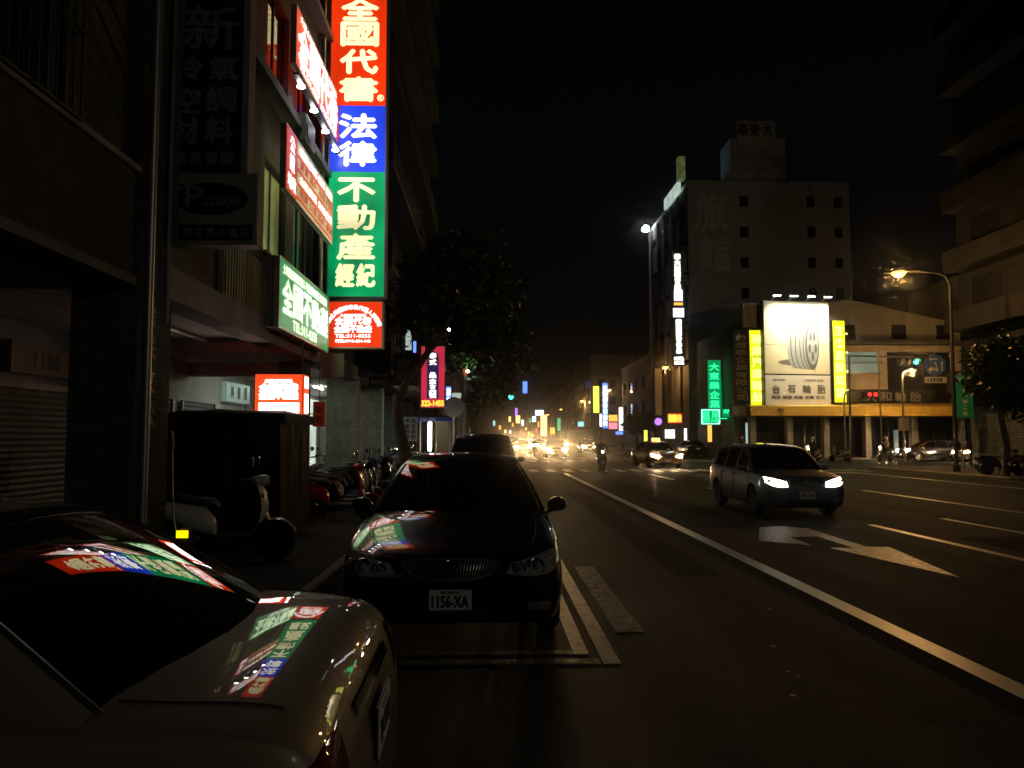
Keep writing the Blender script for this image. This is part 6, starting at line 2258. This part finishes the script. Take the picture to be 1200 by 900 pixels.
# ================================================================== COVERED STALL, POST
q0, q1 = at(172, 500, 11.4), at(330, 500, 11.4)
X0, X1, Y0, Y1 = q0.x, q1.x, 11.4, 13.25
zt = at(250, 478, 11.4).z
t = thing('covered_stall', 'large vendor stall wrapped in black tarpaulin beside the arcade column', 'stall', ((X0 + X1) / 2, (Y0 + Y1) / 2, .13), 0)
hx, hy, H = (X1 - X0) / 2, (Y1 - Y0) / 2, zt - .13
rt = random.Random(4)
rings = []
N = 64
for k, z in enumerate((.16, .3, .6, .95, 1.3, 1.6, H - .12)):
    r_ = []
    for i in range(N):
        a = 2 * math.pi * i / N
        c, s = math.cos(a), math.sin(a)
        m_ = max(abs(c), abs(s))
        fold = .022 * math.sin(a * 17 + 1.3 * math.sin(z * 2)) * (1.1 - z / H) + .012 * math.sin(a * 9 + z * 3)
        r_.append(Vector((hx * max(-1, min(1, c / m_ * .98 if m_ else 0)) * (1 + fold), hy * max(-1, min(1, s / m_ * .98)) * (1 + fold), z)))
    rings.append(r_)
MB().rings(rings).build('tarpaulin', 'tarp', t, True, 70)
top = []
for i in range(9):
    row_ = []
    for j in range(9):
        x, y = -1.06 + 2.12 * i / 8, -1.06 + 2.12 * j / 8
        row_.append(Vector((x * hx, y * hy, H - .03 - .05 * max(abs(x), abs(y)) ** 6 - .04 * math.cos(x * 3) * math.cos(y * 3) + .012 * math.sin(x * 11 + y * 7))))
    top.append(row_)
edge = MB().grid(top)
edge.build('roof_cover', 'tarp', t, True)
vl = MB()
per = [Vector((-1.06 * hx, -1.06 * hy, 0)), Vector((1.06 * hx, -1.06 * hy, 0)), Vector((1.06 * hx, 1.06 * hy, 0)), Vector((-1.06 * hx, 1.06 * hy, 0))]
ra, rb2 = [], []
for e in range(4):
    a, b = per[e], per[(e + 1) % 4]
    for k in range(14):
        p_ = a.lerp(b, k / 14)
        ra.append(p_ + Vector((0, 0, H - .075)))
        rb2.append(p_ * (1.0 + .01 * math.sin(k * 2.1)) + Vector((0, 0, H - .19 - .03 * abs(math.sin(k * .9)))))
vl.rings([ra, rb2], cap=False).build('valance', 'tarp', t, True, 70)
for s in (-1, 1):
    MB().lathe([(.05, -.03), (.13, -.03), (.13, .03), (.05, .03)], 16, 'X', (s * hx * .8, -hy * .6, .13)).build('wheel', 'rubber', t, True)
for s in (-1, 1):
    MB().lathe([(.05, -.03), (.13, -.03), (.13, .03), (.05, .03)], 16, 'X', (s * hx * .8, hy * .6, .13)).build('wheel', 'rubber', t, True)
q = at(217, 625, 8.0)
t = thing('marker_post', 'dark bollard with bright yellow marker and thin rod beside the scooter', 'bollard', (q.x, 8.0, .13), 0)
zc = q.z - .13
MB().lathe([(0, 0), (.16, 0), (.15, .05), (.07, .10), (.06, zc - .07), (.065, zc + .06), (0, zc + .065)], 14).build('post', 'plastic_black', t, True)
MB().box(-.055, .055, -.085, -.066, zc - .035, zc + .035).build('yellow_marker', 'marker_yellow', t)
tip = at(202, 505, 8.0) - Vector((q.x, 8.0, .13))
MB().tube(catmull([Vector((-.05, 0, zc - .08)), Vector((-.115, 0, zc + .15)), tip + Vector((.01, 0, -.3)), tip], 5), .008, 6).build('rod', 'metal_grey', t, True)
MB().rings([[tip + Vector((w_ * math.cos(k * math.pi / 4), w_ * .3 * math.sin(k * math.pi / 4), dz)) for k in range(8)] for dz, w_ in ((-.22, .008), (-.16, .028), (-.09, .024), (0, .006))]).build('tip', 'metal_grey', t, True)


# ================================================================== TREES
def tree(name, label, base, limbs, clumps, seed, nleaf=4200, m='leaf', r0=.16, ls=.13):
    rt = random.Random(seed)
    t = thing(name, label, 'tree', base, 0)
    tr = MB()
    for pts, a, b in limbs:
        pp = catmull([Vector(q) for q in pts], 6)
        pp = [q + Vector((rt.gauss(0, .012), rt.gauss(0, .012), 0)) for q in pp]
        tr.tube(pp, [a + (b - a) * i / (len(pp) - 1) for i in range(len(pp))], 9)
    for c, r_, wgt in clumps:                    # twigs
        c = Vector(c)
        src = min((Vector(l[0][-1]) for l in limbs), key=lambda q: (q - c).length)
        for k in range(7):
            e = c + Vector((rt.gauss(0, .5), rt.gauss(0, .5), rt.gauss(0, .4))) * r_
            tr.tube([src, (src + e) / 2 + Vector((rt.gauss(0, .1), rt.gauss(0, .1), .1)), e], [.035, .022, .008], 5)
    tr.build('trunk', 'bark', t, True, 60)
    mats = {0: MB(), 1: MB()}
    tot = sum(w_ for _, _, w_ in clumps)
    for c, r_, w_ in clumps:
        n = int(nleaf * w_ / tot)
        subs = [Vector(c) + Vector((rt.gauss(0, 1), rt.gauss(0, 1), rt.gauss(0, .8))).normalized() * r_ * rt.uniform(.35, 1.05) for _ in range(max(4, n // 45))]
        for k in range(n):
            q = rt.choice(subs) + Vector((rt.gauss(0, 1), rt.gauss(0, 1), rt.gauss(0, .8))) * .24
            d1 = Vector((rt.uniform(-1, 1), rt.uniform(-1, 1), rt.uniform(-.9, .3))).normalized()
            d2 = d1.cross(Vector((rt.uniform(-1, 1), rt.uniform(-1, 1), rt.uniform(-1, 1)))).normalized()
            s_ = ls * rt.uniform(.6, 1.25)
            mats[0 if rt.random() < .7 else 1].add([q - d1 * s_, q + d2 * s_ * .42, q + d1 * s_, q - d2 * s_ * .42], [(0, 1, 2, 3)])
    cr = mats[0].build('crown', m, t)
    mats[1].build('pale_leaves', 'leaf_pale', cr)
    return t


B1 = Vector((at(469, 560, 19.5).x, 19.5, .13))
rel = lambda px, py, Y, b: at(px, py, Y) - b
tree('pavement_tree', 'leafy tree with pale forked trunk standing among the parked scooters', B1,
     [([(0, 0, 0), rel(473, 530, 19.5, B1), rel(466, 490, 19.5, B1), rel(468, 462, 19.5, B1)], .17, .13),
      ([rel(468, 466, 19.5, B1), rel(482, 440, 19.8, B1), rel(500, 415, 20.3, B1), rel(522, 385, 20.8, B1), rel(535, 350, 21, B1)], .115, .05),
      ([rel(468, 464, 19.5, B1), rel(452, 452, 19.3, B1), rel(436, 447, 19.0, B1)], .085, .05),
      ([rel(500, 415, 20.3, B1), rel(500, 380, 20.6, B1), rel(497, 345, 20.8, B1)], .06, .03)],
     [(rel(512, 325, 21, B1), .75, 1.1), (rel(548, 320, 22, B1), 1.0, 1.7), (rel(545, 365, 22, B1), 1.0, 1.7), (rel(498, 345, 20.5, B1), .5, .7), (rel(575, 350, 23, B1), .8, 1.1), (rel(535, 300, 22, B1), .6, .8),
      (rel(478, 372, 20, B1), .25, .2), (rel(580, 395, 23, B1), .7, 1)], 3, 11000, ls=.125)
B2 = Vector((at(536, 520, 35).x, 35, .13))
tree('leaning_tree', 'dark tree with leaning trunk farther along the left kerb', B2,
     [([(0, 0, 0), rel(540, 500, 35, B2), rel(552, 470, 35, B2), rel(567, 445, 35, B2), rel(575, 420, 35, B2)], .24, .12), ([rel(552, 470, 35, B2), rel(548, 445, 35, B2), rel(550, 425, 35, B2)], .12, .06)],
     [(rel(570, 400, 35, B2), 1.5, 1.6), (rel(590, 420, 35, B2), 1.2, 1.2), (rel(550, 410, 35, B2), 1.3, 1.2), (rel(572, 365, 36, B2), 1.4, 1.2), (rel(585, 450, 35, B2), .9, .7), (rel(563, 462, 34, B2), .5, .3)], 5, 9000, ls=.17)
B3 = Vector((20.3, 31.0, .13))
tree('kerb_tree', 'dark tree over the parked scooters at the right edge', B3,
     [([(0, 0, 0), (.05, 0, 1.2), (-.05, .1, 2.4)], .16, .11), ([(-.05, .1, 2.3), (.5, .3, 3.2), (1.2, .3, 4.0)], .09, .04), ([(-.05, .1, 2.3), (-.4, -.2, 3.2), (-.6, -.2, 4.2)], .08, .04)],
     [((.0, 0, 4.6), 1.1, 1.2), ((1.2, .2, 4.4), 1.2, 1.2), ((2.2, 0, 4.8), 1.0, 1), ((.4, 0, 3.4), 1.1, 1), ((1.6, -.2, 3.2), 1.0, .9), ((2.6, 0, 3.6), .9, .8), ((-.5, 0, 3.6), .6, .5)], 9, 9000, ls=.16)
for i, (px, Y, h_) in enumerate(((740, 103, 5.2), (731, 96, 4.8))):
    b = Vector((18.9, Y, .13))
    tree('street_tree', ('dark street tree right of the far sign cluster', 'smaller street tree left of the beige banner')[i], b,
         [([(0, 0, 0), (.05, 0, 1.4), (0, 0, h_ * .5)], .16, .1), ([(0, 0, h_ * .5), (.4, 0, h_ * .7), (.6, .1, h_ * .85)], .08, .04)], [((0, 0, h_ * .72), 1.3, 1), ((.5, .2, h_ * .6), 1.2, 1), ((-.6, -.2, h_ * .62), 1.1, 1)], 30 + i, 2200, ls=.24)


# ================================================================== ADDED SCATTER VOLUME IMITATING LENS BLOOM ROUND THE LIGHTS
hm, hn, hl_, hb_ = nt('lens_bloom_haze')
hn.remove(hb_)
pv = hn.new('ShaderNodeVolumePrincipled')
pv.inputs['Color'].default_value = (.85, .85, .85, 1)
pv.inputs['Density'].default_value = 0.0005
pv.inputs['Anisotropy'].default_value = 0.984
hl_.new(pv.outputs[0], hn['Material Output'].inputs['Volume'])
MATS['lens_bloom_haze'] = hm
MB().box(-720, 720, -140, 1420, -1, 46).build('bloom_haze', 'lens_bloom_haze', kind='stuff')
